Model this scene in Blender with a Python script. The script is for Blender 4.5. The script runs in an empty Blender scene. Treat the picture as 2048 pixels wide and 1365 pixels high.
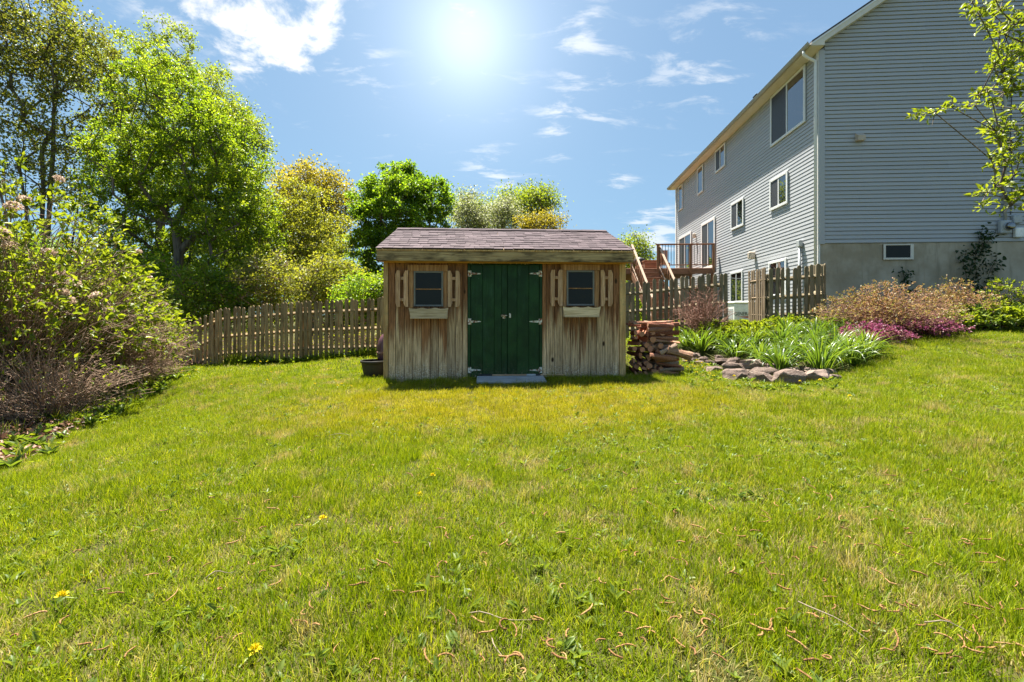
import bpy, math, random
import numpy as np
from mathutils import Vector

# ------------------------------------------------------------------ camera, sky, sun, exposure
SC = bpy.context.scene
COL = SC.collection
F, CX, HY, CZ = 910.0, 1024.0, 635.0, 0.976        # focal length (px of a 2048 wide frame), centre, horizon row, eye height
cam_d = bpy.data.cameras.new('camera')
cam = bpy.data.objects.new('camera', cam_d); COL.objects.link(cam)
cam_d.sensor_width = 36.0; cam_d.lens = 36.0 * F / 2048.0
cam_d.shift_y = (HY - 682.5) / 2048.0
cam_d.clip_start = 0.05; cam_d.clip_end = 3000
cam.location = (0, 0, CZ); cam.rotation_euler = (math.radians(90), 0, 0)
SC.camera = cam

SUN_AZ, SUN_EL = math.radians(-23.0), math.radians(69.0)    # azimuth from +Y towards +X
SUN_DIR = Vector((math.sin(SUN_AZ) * math.cos(SUN_EL), math.cos(SUN_AZ) * math.cos(SUN_EL), math.sin(SUN_EL)))
SKY_STRENGTH, SUN_STRENGTH, EXPOSURE = 0.088, 5.0, 2.0
sun_d = bpy.data.lights.new('sun', 'SUN'); sun_d.energy = SUN_STRENGTH; sun_d.angle = math.radians(0.53); sun_d.color = (1.0, 0.95, 0.86)
sun = bpy.data.objects.new('sun', sun_d); COL.objects.link(sun)
sun.rotation_euler = (-SUN_DIR).to_track_quat('-Z', 'Y').to_euler(); sun.location = (0, 0, 30)
vs = SC.view_settings
vs.view_transform = 'Standard'; vs.look = 'None'; vs.gamma = 1.0; vs.use_curve_mapping = False; vs.exposure = EXPOSURE
cy = SC.cycles
cy.use_denoising = True; cy.max_bounces = 7; cy.diffuse_bounces = 4; cy.glossy_bounces = 3; cy.transmission_bounces = 5; cy.transparent_max_bounces = 6
cy.caustics_reflective = False; cy.caustics_refractive = False; cy.sample_clamp_indirect = 6.0

# ------------------------------------------------------------------ node helpers
def nd(nt, typ, props=None, **ins):
    n = nt.nodes.new(typ)
    for k, v in (props or {}).items(): setattr(n, k, v)
    for k, v in ins.items():
        s = n.inputs[k.replace('_', ' ')] if not k.startswith('i_') else n.inputs[int(k[2:])]
        if isinstance(v, bpy.types.NodeSocket): nt.links.new(v, s)
        else: s.default_value = v
    return n
def mth(nt, op, a, b=0.0, c=0.0, clamp=False):
    n = nt.nodes.new('ShaderNodeMath'); n.operation = op; n.use_clamp = clamp
    for i, v in enumerate((a, b, c)):
        if isinstance(v, bpy.types.NodeSocket): nt.links.new(v, n.inputs[i])
        else: n.inputs[i].default_value = v
    return n.outputs[0]
def c4(c): return tuple(c) + (1.0,) if len(c) == 3 else tuple(c)
def mixc(nt, fac, a, b, blend='MIX'):
    n = nt.nodes.new('ShaderNodeMix'); n.data_type = 'RGBA'; n.blend_type = blend; n.clamp_factor = True
    for i, v in ((0, fac), (6, a), (7, b)):
        if isinstance(v, bpy.types.NodeSocket): nt.links.new(v, n.inputs[i])
        else: n.inputs[i].default_value = v if i == 0 else c4(v)
    return n.outputs[2]
def ramp(nt, fac, stops, interp='LINEAR'):
    n = nt.nodes.new('ShaderNodeValToRGB'); cr = n.color_ramp; cr.interpolation = interp
    while len(cr.elements) < len(stops): cr.elements.new(0.5)
    for e, (p, c) in zip(cr.elements, stops):
        e.position = p; e.color = c4(c) if hasattr(c, '__len__') else (c, c, c, 1)
    nt.links.new(fac, n.inputs[0]); return n.outputs[0]
def smooth(nt, v, lo, hi):
    n = nt.nodes.new('ShaderNodeMapRange'); n.interpolation_type = 'SMOOTHSTEP'
    nt.links.new(v, n.inputs[0]); n.inputs[1].default_value = lo; n.inputs[2].default_value = hi
    return n.outputs[0]
def noise(nt, vec, scale, detail=3.0, rough=0.55, dist=0.0):
    return nd(nt, 'ShaderNodeTexNoise', None, Vector=vec, Scale=scale, Detail=detail, Roughness=rough, Distortion=dist).outputs['Fac']
def new_mat(name):
    m = bpy.data.materials.new(name); m.use_nodes = True; nt = m.node_tree; nt.nodes.clear()
    out = nt.nodes.new('ShaderNodeOutputMaterial'); return m, nt, out
def finish(nt, out, color, rough=0.7, metal=0.0, spec=0.4, bump=None, bump_s=0.3, bump_d=0.01):
    p = nd(nt, 'ShaderNodeBsdfPrincipled', None, Roughness=rough, Metallic=metal)
    p.inputs['Specular IOR Level'].default_value = spec
    if isinstance(color, bpy.types.NodeSocket): nt.links.new(color, p.inputs['Base Color'])
    else: p.inputs['Base Color'].default_value = c4(color)
    if bump is not None:
        b = nd(nt, 'ShaderNodeBump', None, Strength=bump_s, Distance=bump_d, Height=bump)
        nt.links.new(b.outputs[0], p.inputs['Normal'])
    nt.links.new(p.outputs[0], out.inputs[0]); return p

# ------------------------------------------------------------------ world: Nishita sky with thin broken cloud
def pix_dir(px, py):
    return Vector(((px - CX) / F, 1.0, (HY - py) / F)).normalized()
W = bpy.data.worlds.new('World'); SC.world = W; W.use_nodes = True
nt = W.node_tree; nt.nodes.clear()
wout = nt.nodes.new('ShaderNodeOutputWorld'); bg = nt.nodes.new('ShaderNodeBackground'); bg.inputs[1].default_value = SKY_STRENGTH
nt.links.new(bg.outputs[0], wout.inputs[0])
sky = nt.nodes.new('ShaderNodeTexSky'); sky.sky_type = 'NISHITA'; sky.sun_disc = False
sky.sun_elevation = SUN_EL; sky.sun_rotation = SUN_AZ; sky.air_density = 1.0; sky.dust_density = 0.6; sky.ozone_density = 1.6
tc = nt.nodes.new('ShaderNodeTexCoord'); D = tc.outputs['Generated']
sep = nd(nt, 'ShaderNodeSeparateXYZ', None, Vector=D)
den = mth(nt, 'ADD', mth(nt, 'MAXIMUM', sep.outputs[2], 0.0), 0.22)
pu = mth(nt, 'DIVIDE', sep.outputs[0], den); pv = mth(nt, 'DIVIDE', sep.outputs[1], den)
uv = nd(nt, 'ShaderNodeCombineXYZ', None, X=pu, Y=pv).outputs[0]
mp = nd(nt, 'ShaderNodeMapping', None, Vector=uv, Rotation=(0, 0, math.radians(24)), Scale=(1.0, 2.1, 1.0)).outputs[0]
n1 = noise(nt, mp, 5.2, 9.0, 0.62, 0.35)
n2 = noise(nt, uv, 1.7, 3.0, 0.5)
nb = noise(nt, uv, 7.5, 10.0, 0.62, 0.3)
def lobe(px, py, deg):
    dt = nd(nt, 'ShaderNodeVectorMath', {'operation': 'DOT_PRODUCT'}, i_0=D, i_1=tuple(pix_dir(px, py)))
    a = mth(nt, 'ARCCOSINE', mth(nt, 'MINIMUM', dt.outputs['Value'], 0.999999))
    g = mth(nt, 'DIVIDE', a, math.radians(deg)); return mth(nt, 'EXPONENT', mth(nt, 'MULTIPLY', mth(nt, 'MULTIPLY', g, g), -1.0))
def total(l):
    s = l[0]
    for q in l[1:]: s = mth(nt, 'ADD', s, q)
    return s
puffs = total([lobe(*a) for a in ((560, 70, 3.2), (470, 60, 2.6), (600, 78, 2.4), (520, 5, 4.5), (420, -10, 4.5), (640, -30, 4.0))])
wisps = total([lobe(*a) for a in ((1150, 40, 4.5), (1210, 185, 4.5), (1430, 125, 6.0), (990, 352, 4.2), (1110, 245, 2.5), (720, 130, 4.0), (1290, 455, 3.0), (1240, 365, 2.0), (330, 60, 5.0), (1335, 470, 3.5))])
base_c = smooth(nt, mth(nt, 'ADD', n1, mth(nt, 'MULTIPLY', n2, 0.22)), 0.70, 0.98)
wis_c = mth(nt, 'MULTIPLY', smooth(nt, mth(nt, 'ADD', n1, mth(nt, 'MULTIPLY', wisps, 0.12)), 0.575, 0.76), mth(nt, 'MINIMUM', wisps, 1.0))
puf_c = mth(nt, 'MULTIPLY', smooth(nt, mth(nt, 'ADD', nb, mth(nt, 'MULTIPLY', mth(nt, 'MINIMUM', puffs, 1.1), 0.20)), 0.585, 0.78), mth(nt, 'MINIMUM', mth(nt, 'MULTIPLY', puffs, 2.5), 1.0))
low = smooth(nt, sep.outputs[2], 0.0, 0.07)
cloud = mth(nt, 'MULTIPLY', mth(nt, 'MAXIMUM', mth(nt, 'MAXIMUM', mth(nt, 'MULTIPLY', base_c, 0.6), mth(nt, 'MULTIPLY', wis_c, 0.62)), puf_c), low, clamp=True)
ssep = nd(nt, 'ShaderNodeSeparateColor', None, Color=sky.outputs[0]); ch_ = []
for i_, k_ in enumerate((1.55, 2.85, 4.1)):                              # soft shoulder so the low sky keeps its blue
    q_ = ssep.outputs[i_]; ch_.append(mth(nt, 'DIVIDE', q_, mth(nt, 'ADD', 1.0, mth(nt, 'DIVIDE', q_, k_))))
skyc = nd(nt, 'ShaderNodeCombineColor', None, Red=ch_[0], Green=ch_[1], Blue=ch_[2]).outputs[0]
CLOUD_C = (3.2, 3.25, 3.3)
col = mixc(nt, cloud, skyc, CLOUD_C)
glow = mth(nt, 'ADD', mth(nt, 'ADD', mth(nt, 'MULTIPLY', lobe(935, 70, 4.6), 0.75), mth(nt, 'MULTIPLY', lobe(935, 70, 8.0), 0.6)), mth(nt, 'MULTIPLY', lobe(935, 70, 16.0), 0.45))   # bright haze the photograph shows
gcol = nd(nt, 'ShaderNodeVectorMath', {'operation': 'SCALE'}, i_0=(1.0, 0.99, 0.95)); nt.links.new(glow, gcol.inputs['Scale'])
fin = nd(nt, 'ShaderNodeVectorMath', {'operation': 'ADD'}, i_0=col, i_1=gcol.outputs[0])
nt.links.new(fin.outputs[0], bg.inputs[0])

# ------------------------------------------------------------------ object helpers
rng = np.random.default_rng(7); random.seed(7)
ORD = ['first', 'second', 'third', 'fourth', 'fifth', 'sixth', 'seventh', 'eighth', 'ninth', 'tenth', 'eleventh', 'twelfth', 'thirteenth', 'fourteenth', 'fifteenth', 'sixteenth', 'seventeenth', 'eighteenth', 'nineteenth', 'twentieth'] + ['twenty-' + q for q in ('first', 'second', 'third', 'fourth', 'fifth', 'sixth', 'seventh', 'eighth', 'ninth')] + ['thirtieth'] + ['thirty-' + q for q in ('first', 'second', 'third', 'fourth', 'fifth', 'sixth', 'seventh', 'eighth', 'ninth')] + ['fortieth', 'forty-first']
def link(o, parent=None):
    COL.objects.link(o)
    if parent is not None: o.parent = parent
    return o
def tag(o, label=None, cat=None, group=None, kind=None):
    if label: o['label'] = label
    if cat: o['category'] = cat
    if group: o['group'] = group
    if kind: o['kind'] = kind
    return o
def thing(name, label, cat, loc=(0, 0, 0), rz=0.0, group=None):
    o = bpy.data.objects.new(name, None); o.empty_display_size = 0.1; COL.objects.link(o)
    o.location = loc; o.rotation_euler = (0, 0, rz); return tag(o, label, cat, group)
def mesh(V, Fc, mat=None, smooth_=False, name='mesh'):
    me = bpy.data.meshes.new(name); V = np.asarray(V, dtype=np.float32)
    if isinstance(Fc, np.ndarray):
        k = Fc.shape[1]; n = len(Fc)
        me.vertices.add(len(V)); me.vertices.foreach_set('co', V.ravel())
        me.loops.add(n * k); me.loops.foreach_set('vertex_index', Fc.astype(np.int32).ravel())
        me.polygons.add(n); me.polygons.foreach_set('loop_start', np.arange(0, n * k, k, dtype=np.int32))
        me.update(calc_edges=True)
    else:
        me.from_pydata(V.tolist(), [], Fc); me.update()
    if smooth_: me.polygons.foreach_set('use_smooth', np.ones(len(me.polygons), dtype=bool))
    if mat: me.materials.append(mat)
    return me
def put(name, me, parent=None, loc=(0, 0, 0), rot=(0, 0, 0), scale=(1, 1, 1)):
    o = bpy.data.objects.new(name, me); o.location = loc; o.rotation_euler = rot; o.scale = scale
    return link(o, parent)
def cbox(sx, sy, sz, c=0.004):
    """box with origin at its min corner and chamfered edges"""
    c = min(c, 0.45 * min(sx, sy, sz)); h = np.array([sx, sy, sz]) / 2; V = []; idx = {}
    for a in (-1, 1):
        for b in (-1, 1):
            for d in (-1, 1):
                s = np.array([a, b, d])
                for ax in range(3):
                    v = s * (h - c); v[ax] = s[ax] * h[ax]; idx[(a, b, d, ax)] = len(V); V.append(v + h)
    Fs = []
    for ax in range(3):
        o1, o2 = [(1, 2), (2, 0), (0, 1)][ax]
        for s in (-1, 1):
            q = []
            for (p, r) in ((-1, -1), (1, -1), (1, 1), (-1, 1)):
                k = [0, 0, 0]; k[ax] = s; k[o1] = p; k[o2] = r; q.append(idx[(*k, ax)])
            Fs.append(q if s > 0 else q[::-1])
    for ax in range(3):
        o1, o2 = [(1, 2), (2, 0), (0, 1)][ax]
        for p in (-1, 1):
            for r in (-1, 1):
                a = [0, 0, 0]; a[o1] = p; a[o2] = r; b = a[:]; a[ax] = -1; b[ax] = 1
                q = [idx[(*a, o1)], idx[(*b, o1)], idx[(*b, o2)], idx[(*a, o2)]]
                Fs.append(q if p * r < 0 else q[::-1])
    for a in (-1, 1):
        for b in (-1, 1):
            for d in (-1, 1):
                q = [idx[(a, b, d, 0)], idx[(a, b, d, 1)], idx[(a, b, d, 2)]]; Fs.append(q if a * b * d > 0 else q[::-1])
    return V, Fs
def box(name, x0, x1, y0, y1, z0, z1, mat, parent=None, c=0.004):
    V, Fs = cbox(x1 - x0, y1 - y0, z1 - z0, c); return put(name, mesh(V, Fs, mat), parent, (x0, y0, z0))
def abox(name, x0, x1, y0, y1, z0, z1, mat, parent=None, c=0.004):
    V, Fs = cbox(x1 - x0, y1 - y0, z1 - z0, c); return put(name, mesh(np.array(V) + np.array([x0, y0, z0]), Fs, mat), parent)
def prism(name, poly, y0, y1, mat, parent=None, axis='y', loc=(0, 0, 0)):
    """extrude a polygon: axis y uses (x,z) points, axis x uses (y,z) points, axis z uses (x,y) points"""
    n = len(poly); V = []
    for t in (y0, y1):
        for (a, b) in poly: V.append({'y': (a, t, b), 'x': (t, a, b), 'z': (a, b, t)}[axis])
    Fs = [list(range(n)), list(range(2 * n - 1, n - 1, -1))] + [[i, i + n, (i + 1) % n + n, (i + 1) % n] for i in range(n)]
    me = mesh(V, Fs, mat)
    import bmesh
    bm = bmesh.new(); bm.from_mesh(me); bmesh.ops.recalc_face_normals(bm, faces=bm.faces); bm.to_mesh(me); bm.free()
    return put(name, me, parent, loc)
def tubes(segs, sides=5):
    """segs: list of (p0, p1, r0, r1) -> V, F arrays (open prisms)"""
    if not len(segs): return np.zeros((0, 3)), np.zeros((0, 4), int)
    A = np.array([s[0] for s in segs], float); B = np.array([s[1] for s in segs], float)
    r0 = np.array([s[2] for s in segs]); r1 = np.array([s[3] for s in segs])
    d = B - A; d /= np.maximum(np.linalg.norm(d, axis=1, keepdims=True), 1e-9)
    up = np.where(np.abs(d[:, 2:3]) > 0.9, np.array([[1.0, 0, 0]]), np.array([[0, 0, 1.0]]))
    u = np.cross(d, up); u /= np.linalg.norm(u, axis=1, keepdims=True); v = np.cross(d, u)
    th = np.arange(sides) * 2 * math.pi / sides
    ring = u[:, None, :] * np.cos(th)[None, :, None] + v[:, None, :] * np.sin(th)[None, :, None]
    V = np.concatenate([A[:, None] + ring * r0[:, None, None], B[:, None] + ring * r1[:, None, None]], axis=1).reshape(-1, 3)
    i = np.arange(sides); q = np.stack([i, (i + 1) % sides, (i + 1) % sides + sides, i + sides], 1)
    Fq = (np.arange(len(segs))[:, None, None] * 2 * sides + q[None]).reshape(-1, 4)
    return V, Fq
def chain(pts, radii, sides=8, caps=True):
    """one continuous tube along points"""
    pts = np.array(pts, float); n = len(pts); V = []
    prev = None
    for i in range(n):
        d = pts[min(i + 1, n - 1)] - pts[max(i - 1, 0)]; d /= np.linalg.norm(d)
        if prev is None:
            up = np.array([1.0, 0, 0]) if abs(d[2]) > 0.9 else np.array([0, 0, 1.0])
            u = np.cross(d, up)
        else: u = prev - d * prev.dot(d)
        u /= np.linalg.norm(u); prev = u; v = np.cross(d, u)
        for k in range(sides):
            t = 2 * math.pi * k / sides; V.append(pts[i] + (u * math.cos(t) + v * math.sin(t)) * radii[i])
    Fs = [[i * sides + k, i * sides + (k + 1) % sides, (i + 1) * sides + (k + 1) % sides, (i + 1) * sides + k] for i in range(n - 1) for k in range(sides)]
    if caps: Fs += [list(range(sides - 1, -1, -1)), list(range((n - 1) * sides, n * sides))]
    return V, Fs
def unit(a): return a / np.maximum(np.linalg.norm(a, axis=-1, keepdims=True), 1e-9)
def leaves(P, axis, size, width=0.5, fold=0.18, curl=0.15, nrm=None, six=False):
    """leaf blades at P pointing along axis; returns V, F (each leaf its own island)"""
    n = len(P); axis = unit(axis); size = np.broadcast_to(size, (n,)).reshape(n, 1)
    if nrm is None: nrm = rng.normal(size=(n, 3)) * 0.8 + np.array([0, 0, 0.8])
    side = unit(np.cross(axis, nrm)); up = np.cross(side, axis); w = size * width * 0.5
    if not six:
        b = P; t = P + axis * size - up * size * curl; m = P + axis * size * 0.45
        l = m + side * w + up * size * fold; r = m - side * w + up * size * fold
        V = np.stack([b, r, t, l], 1).reshape(-1, 3); k = np.arange(n)[:, None] * 4
        return V, np.concatenate([k + np.array([[0, 1, 2]]), k + np.array([[0, 2, 3]])], 0)
    b = P; m1 = P + axis * size * 0.33; m2 = P + axis * size * 0.7 - up * size * curl * 0.4; t = P + axis * size - up * size * curl
    f = up * size * fold
    V = np.stack([b, m1 + side * w + f, m2 + side * w * 0.72 + f * 0.7, t, m2 - side * w * 0.72 + f * 0.7, m1 - side * w + f, m1, m2], 1).reshape(-1, 3)
    k = np.arange(n)[:, None] * 8
    T = [[0, 6, 1], [6, 2, 1], [6, 7, 2], [7, 3, 2], [0, 5, 6], [6, 5, 4], [6, 4, 7], [7, 4, 3]]
    return V, np.concatenate([k + np.array([t_]) for t_ in T], 0)
def mesh_join(parts, mats, smooth_=False):
    """parts: list of (V, F-triangles-or-quads, material index) -> one mesh"""
    me = bpy.data.meshes.new('mesh'); Vs, L, S, M = [], [], [], []; off = 0; ls = 0
    for V, Fc, mi in parts:
        Fc = np.asarray(Fc)
        if len(Fc) == 0: continue
        Vs.append(np.asarray(V, np.float32)); L.append((Fc + off).ravel()); k = Fc.shape[1]
        S.append(ls + np.arange(len(Fc)) * k); ls += len(Fc) * k; M.append(np.full(len(Fc), mi)); off += len(V)
    Vs = np.concatenate(Vs); L = np.concatenate(L).astype(np.int32); S = np.concatenate(S).astype(np.int32); M = np.concatenate(M).astype(np.int32)
    me.vertices.add(len(Vs)); me.vertices.foreach_set('co', Vs.ravel()); me.loops.add(len(L)); me.loops.foreach_set('vertex_index', L)
    me.polygons.add(len(S)); me.polygons.foreach_set('loop_start', S)
    for m in mats: me.materials.append(m)
    me.polygons.foreach_set('material_index', M); me.update(calc_edges=True)
    if smooth_: me.polygons.foreach_set('use_smooth', np.ones(len(S), dtype=bool))
    return me

# ------------------------------------------------------------------ terrain
CTRL = np.array([(0, 1, 0), (0, 3, 0), (0, 5, 0), (-1.9, 6.8, 0), (0, 6.9, 0.01), (1.75, 7.03, .03), (-2, 2, -.03), (2, 2, .02), (-3, 4, -.12), (-4.4, 4, -.32), (-5.3, 6, -.28),
    (-6.5, 9.3, -.15), (-5.8, 9.9, -.03), (-2.7, 9.3, .16), (-4, 8, 0), (-1, 9.5, .25), (1, 9.5, .38), (2.4, 9.5, .5), (4.5, 9.6, .70), (6.5, 9.6, .83), (2.2, 7.4, .05), (3.7, 6, .10),
    (4.5, 6.3, .2), (5.0, 6.2, .30), (5.5, 6.8, .46), (6.3, 7.4, .60), (7.6, 7.9, .72), (9.6, 8.5, .80), (5, 3.5, .1), (7, 6, .32), (8.6, 6.6, .58), (11.8, 10.3, 1.0), (11.8, 11.2, 1.25), (9.5, 11.3, 1.15), (7.8, 11.4, 1.0), (6, 13, .85), (6, 17, .8),
    (4, 17, .75), (0, 14, .4), (-6, 14, -.1), (-12, 14, -.5), (-10, 8, -.6), (-8, 5, -.6), (0, 25, .5), (-15, 25, -.5), (10, 25, .8), (0, -3, 0), (7, 0, .15), (-7, 0, -.4), (0, 60, .5), (-40, 30, -.5), (40, 30, 1.0)])
def gz(x, y):
    x = np.asarray(x, float); y = np.asarray(y, float)
    d2 = (x[..., None] - CTRL[:, 0]) ** 2 + (y[..., None] - CTRL[:, 1]) ** 2; w = 1.0 / (d2 + 0.5) ** 2
    return (w * CTRL[:, 2]).sum(-1) / w.sum(-1)
def g1(x, y): return float(gz(np.array(x), np.array(y)))
_Y = np.arange(0.8, 40, 0.02)
def hit(px, py):
    """where the sight line through a pixel meets the ground"""
    X = (px - CX) / F * _Y; Z = CZ + (HY - py) / F * _Y; b = np.nonzero(Z <= gz(X, _Y))[0]
    i = b[0] if len(b) else len(_Y) - 1
    return float(X[i]), float(_Y[i]), float(gz(X[i], _Y[i]))
def at(px, py, Y): return ((px - CX) / F * Y, Y, CZ + (HY - py) / F * Y)
def axis_pts(lo, hi, fine0, fine1, step):
    a = list(np.arange(fine0, fine1 + 1e-6, step)); s = step; v = fine1
    while v < hi: s *= 1.35; v += s; a.append(min(v, hi))
    s = step; v = fine0; b = []
    while v > lo: s *= 1.35; v -= s; b.append(max(v, lo))
    return np.array(b[::-1] + a)
gxs = axis_pts(-900, 900, -14, 16, 0.25); gys = axis_pts(-60, 1500, -2, 26, 0.25)
GX, GY = np.meshgrid(gxs, gys); GZ = gz(GX, GY) + 0.0
nv = np.stack([GX, GY, GZ], -1).reshape(-1, 3); nx, ny = len(gxs), len(gys)
ii = (np.arange(ny - 1)[:, None] * nx + np.arange(nx - 1)[None]).ravel(); gq = np.stack([ii, ii + 1, ii + nx + 1, ii + nx], 1)
m_ground, t, out = new_mat('ground_soil')
pos = nd(t, 'ShaderNodeNewGeometry').outputs['Position']
a = noise(t, pos, 0.9, 5.0); b = noise(t, pos, 14.0, 6.0, 0.7)
c = ramp(t, b, [(0.3, (0.025, 0.028, 0.008)), (0.5, (0.06, 0.055, 0.018)), (0.68, (0.13, 0.10, 0.045))])
c = mixc(t, smooth(t, a, 0.42, 0.62), c, (0.035, 0.045, 0.008))
finish(t, out, c, 0.95, spec=0.1, bump=b, bump_s=0.6, bump_d=0.03)
ground = put('ground', mesh(nv, gq, m_ground, True)); tag(ground, 'mown sloping lawn rising gently to the right', 'lawn', kind='structure')

# ------------------------------------------------------------------ materials
def objco(t, axis='z'):
    """object coordinates shifted by a random amount per object, stretched along the grain"""
    co = nd(t, 'ShaderNodeTexCoord').outputs['Object']; r = nd(t, 'ShaderNodeObjectInfo').outputs['Random']
    sh = nd(t, 'ShaderNodeVectorMath', {'operation': 'SCALE'}, i_0=(91.0, 57.0, 33.0)); t.links.new(r, sh.inputs['Scale'])
    v = nd(t, 'ShaderNodeVectorMath', {'operation': 'ADD'}, i_0=co, i_1=sh.outputs[0]).outputs[0]
    sc = {'z': (1, 1, 0.05), 'x': (0.05, 1, 1), 'y': (1, 0.05, 1)}[axis]
    return co, v, nd(t, 'ShaderNodeMapping', None, Vector=v, Scale=sc).outputs[0], r
def wood(name, light, dark, axis='z', grain=60.0, rough=0.85, blot=None, blot_amt=0.5, knots=True, var=0.35, moss=None):
    m, t, out = new_mat(name); co, v, g, r = objco(t, axis)
    f = noise(t, g, grain, 5.0, 0.6, 0.4); c = mixc(t, smooth(t, f, 0.33, 0.68), dark, light)
    if blot:
        c = mixc(t, mth(t, 'MULTIPLY', smooth(t, noise(t, nd(t, 'ShaderNodeMapping', None, Vector=v, Scale=(1, 1, 0.35) if axis == 'z' else (0.35, 1, 1)).outputs[0], 7.0, 4.0), 0.45, 0.68), blot_amt), c, blot)
    if moss: c = mixc(t, mth(t, 'MULTIPLY', smooth(t, noise(t, v, 22.0, 5.0, 0.7), 0.5, 0.66), 0.7), c, moss)
    if knots:
        vo = nd(t, 'ShaderNodeTexVoronoi', None, Vector=nd(t, 'ShaderNodeMapping', None, Vector=v, Scale=(1, 1, 0.45) if axis == 'z' else ((0.45, 1, 1) if axis == 'x' else (1, 0.45, 1))).outputs[0], Scale=4.2).outputs['Distance']
        c = mixc(t, mth(t, 'SUBTRACT', 1.0, smooth(t, vo, 0.035, 0.10)), c, tuple(q * 0.25 for q in dark))
    hv = nd(t, 'ShaderNodeHueSaturation', None, Color=c, Value=mth(t, 'ADD', mth(t, 'MULTIPLY', r, var), 1.0 - var / 2)).outputs[0]
    finish(t, out, hv, rough, spec=0.25, bump=f, bump_s=0.5, bump_d=0.004); return m
def plain(name, color, rough=0.6, metal=0.0, spec=0.4, var=0.12, scale=9.0, bump=0.05):
    m, t, out = new_mat(name); co, v, g, r = objco(t)
    f = noise(t, v, scale, 4.0, 0.6)
    c = mixc(t, smooth(t, f, 0.3, 0.7), tuple(max(0, q * (1 - var)) for q in color), tuple(q * (1 + var) for q in color))
    finish(t, out, c, rough, metal, spec, bump=f, bump_s=bump, bump_d=0.01); return m
def shed_siding(name, hb):
    """vertical boards: bare brown wood above an irregular line at height hb, silvered below, pale lichen spatter at the foot"""
    m, t, out = new_mat(name); co, v, g, r = objco(t)
    z = nd(t, 'ShaderNodeSeparateXYZ', None, Vector=co).outputs[2]
    f = noise(t, g, 48.0, 6.0, 0.7, 0.6); f2 = noise(t, g, 18.0, 3.0, 0.5)
    grey = mixc(t, smooth(t, f, 0.3, 0.7), (0.22, 0.14, 0.07), (0.80, 0.57, 0.34))
    brown = mixc(t, smooth(t, f, 0.3, 0.7), (0.085, 0.030, 0.012), (0.32, 0.14, 0.057))
    zz = mth(t, 'ADD', z, mth(t, 'MULTIPLY', mth(t, 'SUBTRACT', f2, 0.5), 1.7)); zz = mth(t, 'ADD', zz, mth(t, 'MULTIPLY', mth(t, 'SUBTRACT', r, 0.5), 0.35))
    c = mixc(t, mth(t, 'MULTIPLY', smooth(t, zz, hb - 0.16, hb + 0.34), 0.92), grey, brown)
    sp = noise(t, v, 55.0, 5.0, 0.75); foot = mth(t, 'SUBTRACT', 1.0, smooth(t, mth(t, 'ADD', z, mth(t, 'MULTIPLY', noise(t, v, 9.0), 0.35)), 0.22, 0.58))
    c = mixc(t, mth(t, 'MULTIPLY', foot, smooth(t, sp, 0.53, 0.62)), c, (0.72, 0.66, 0.55))
    c = mixc(t, mth(t, 'MULTIPLY', foot, mth(t, 'SUBTRACT', 1.0, smooth(t, sp, 0.36, 0.48))), c, (0.14, 0.11, 0.075))
    vo = nd(t, 'ShaderNodeTexVoronoi', None, Vector=nd(t, 'ShaderNodeMapping', None, Vector=v, Scale=(1, 1, 0.5)).outputs[0], Scale=3.6).outputs['Distance']
    c = mixc(t, mth(t, 'SUBTRACT', 1.0, smooth(t, vo, 0.04, 0.10)), c, (0.045, 0.025, 0.012))
    hv = nd(t, 'ShaderNodeHueSaturation', None, Color=c, Value=mth(t, 'ADD', mth(t, 'MULTIPLY', r, 0.5), 0.72)).outputs[0]
    finish(t, out, hv, 0.85, spec=0.2, bump=f, bump_s=0.5, bump_d=0.004); return m
def leaf_mat(name, cols, trans=0.55, tmul=(1.55, 1.4, 0.6), rough=0.45, spec=0.35):
    m, t, out = new_mat(name)
    ge = nd(t, 'ShaderNodeNewGeometry'); r = ge.outputs['Random Per Island']
    n = noise(t, ge.outputs['Position'], 0.8, 2.0)
    k = mth(t, 'ADD', mth(t, 'MULTIPLY', r, 0.7), mth(t, 'MULTIPLY', mth(t, 'SUBTRACT', n, 0.35), 0.9), clamp=True)
    c = ramp(t, k, [(i / max(1, len(cols) - 1), q) for i, q in enumerate(cols)])
    p = nd(t, 'ShaderNodeBsdfPrincipled', None, Roughness=rough); p.inputs['Specular IOR Level'].default_value = spec; t.links.new(c, p.inputs['Base Color'])
    tr = nd(t, 'ShaderNodeBsdfTranslucent', None, Color=mixc(t, 1.0, c, tmul, 'MULTIPLY'))
    mx = nd(t, 'ShaderNodeMixShader', None, Fac=trans); t.links.new(p.outputs[0], mx.inputs[1]); t.links.new(tr.outputs[0], mx.inputs[2])
    t.links.new(mx.outputs[0], out.inputs[0]); return m
def glass(name, col=(0.012, 0.014, 0.016), rough=0.02, spec=0.55, ior=1.5):
    m, t, out = new_mat(name); co, v, g, r = objco(t); finish(t, out, mixc(t, noise(t, v, 3.0), tuple(q * 0.5 for q in col), col), rough, spec=spec).inputs['IOR'].default_value = ior; return m

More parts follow.
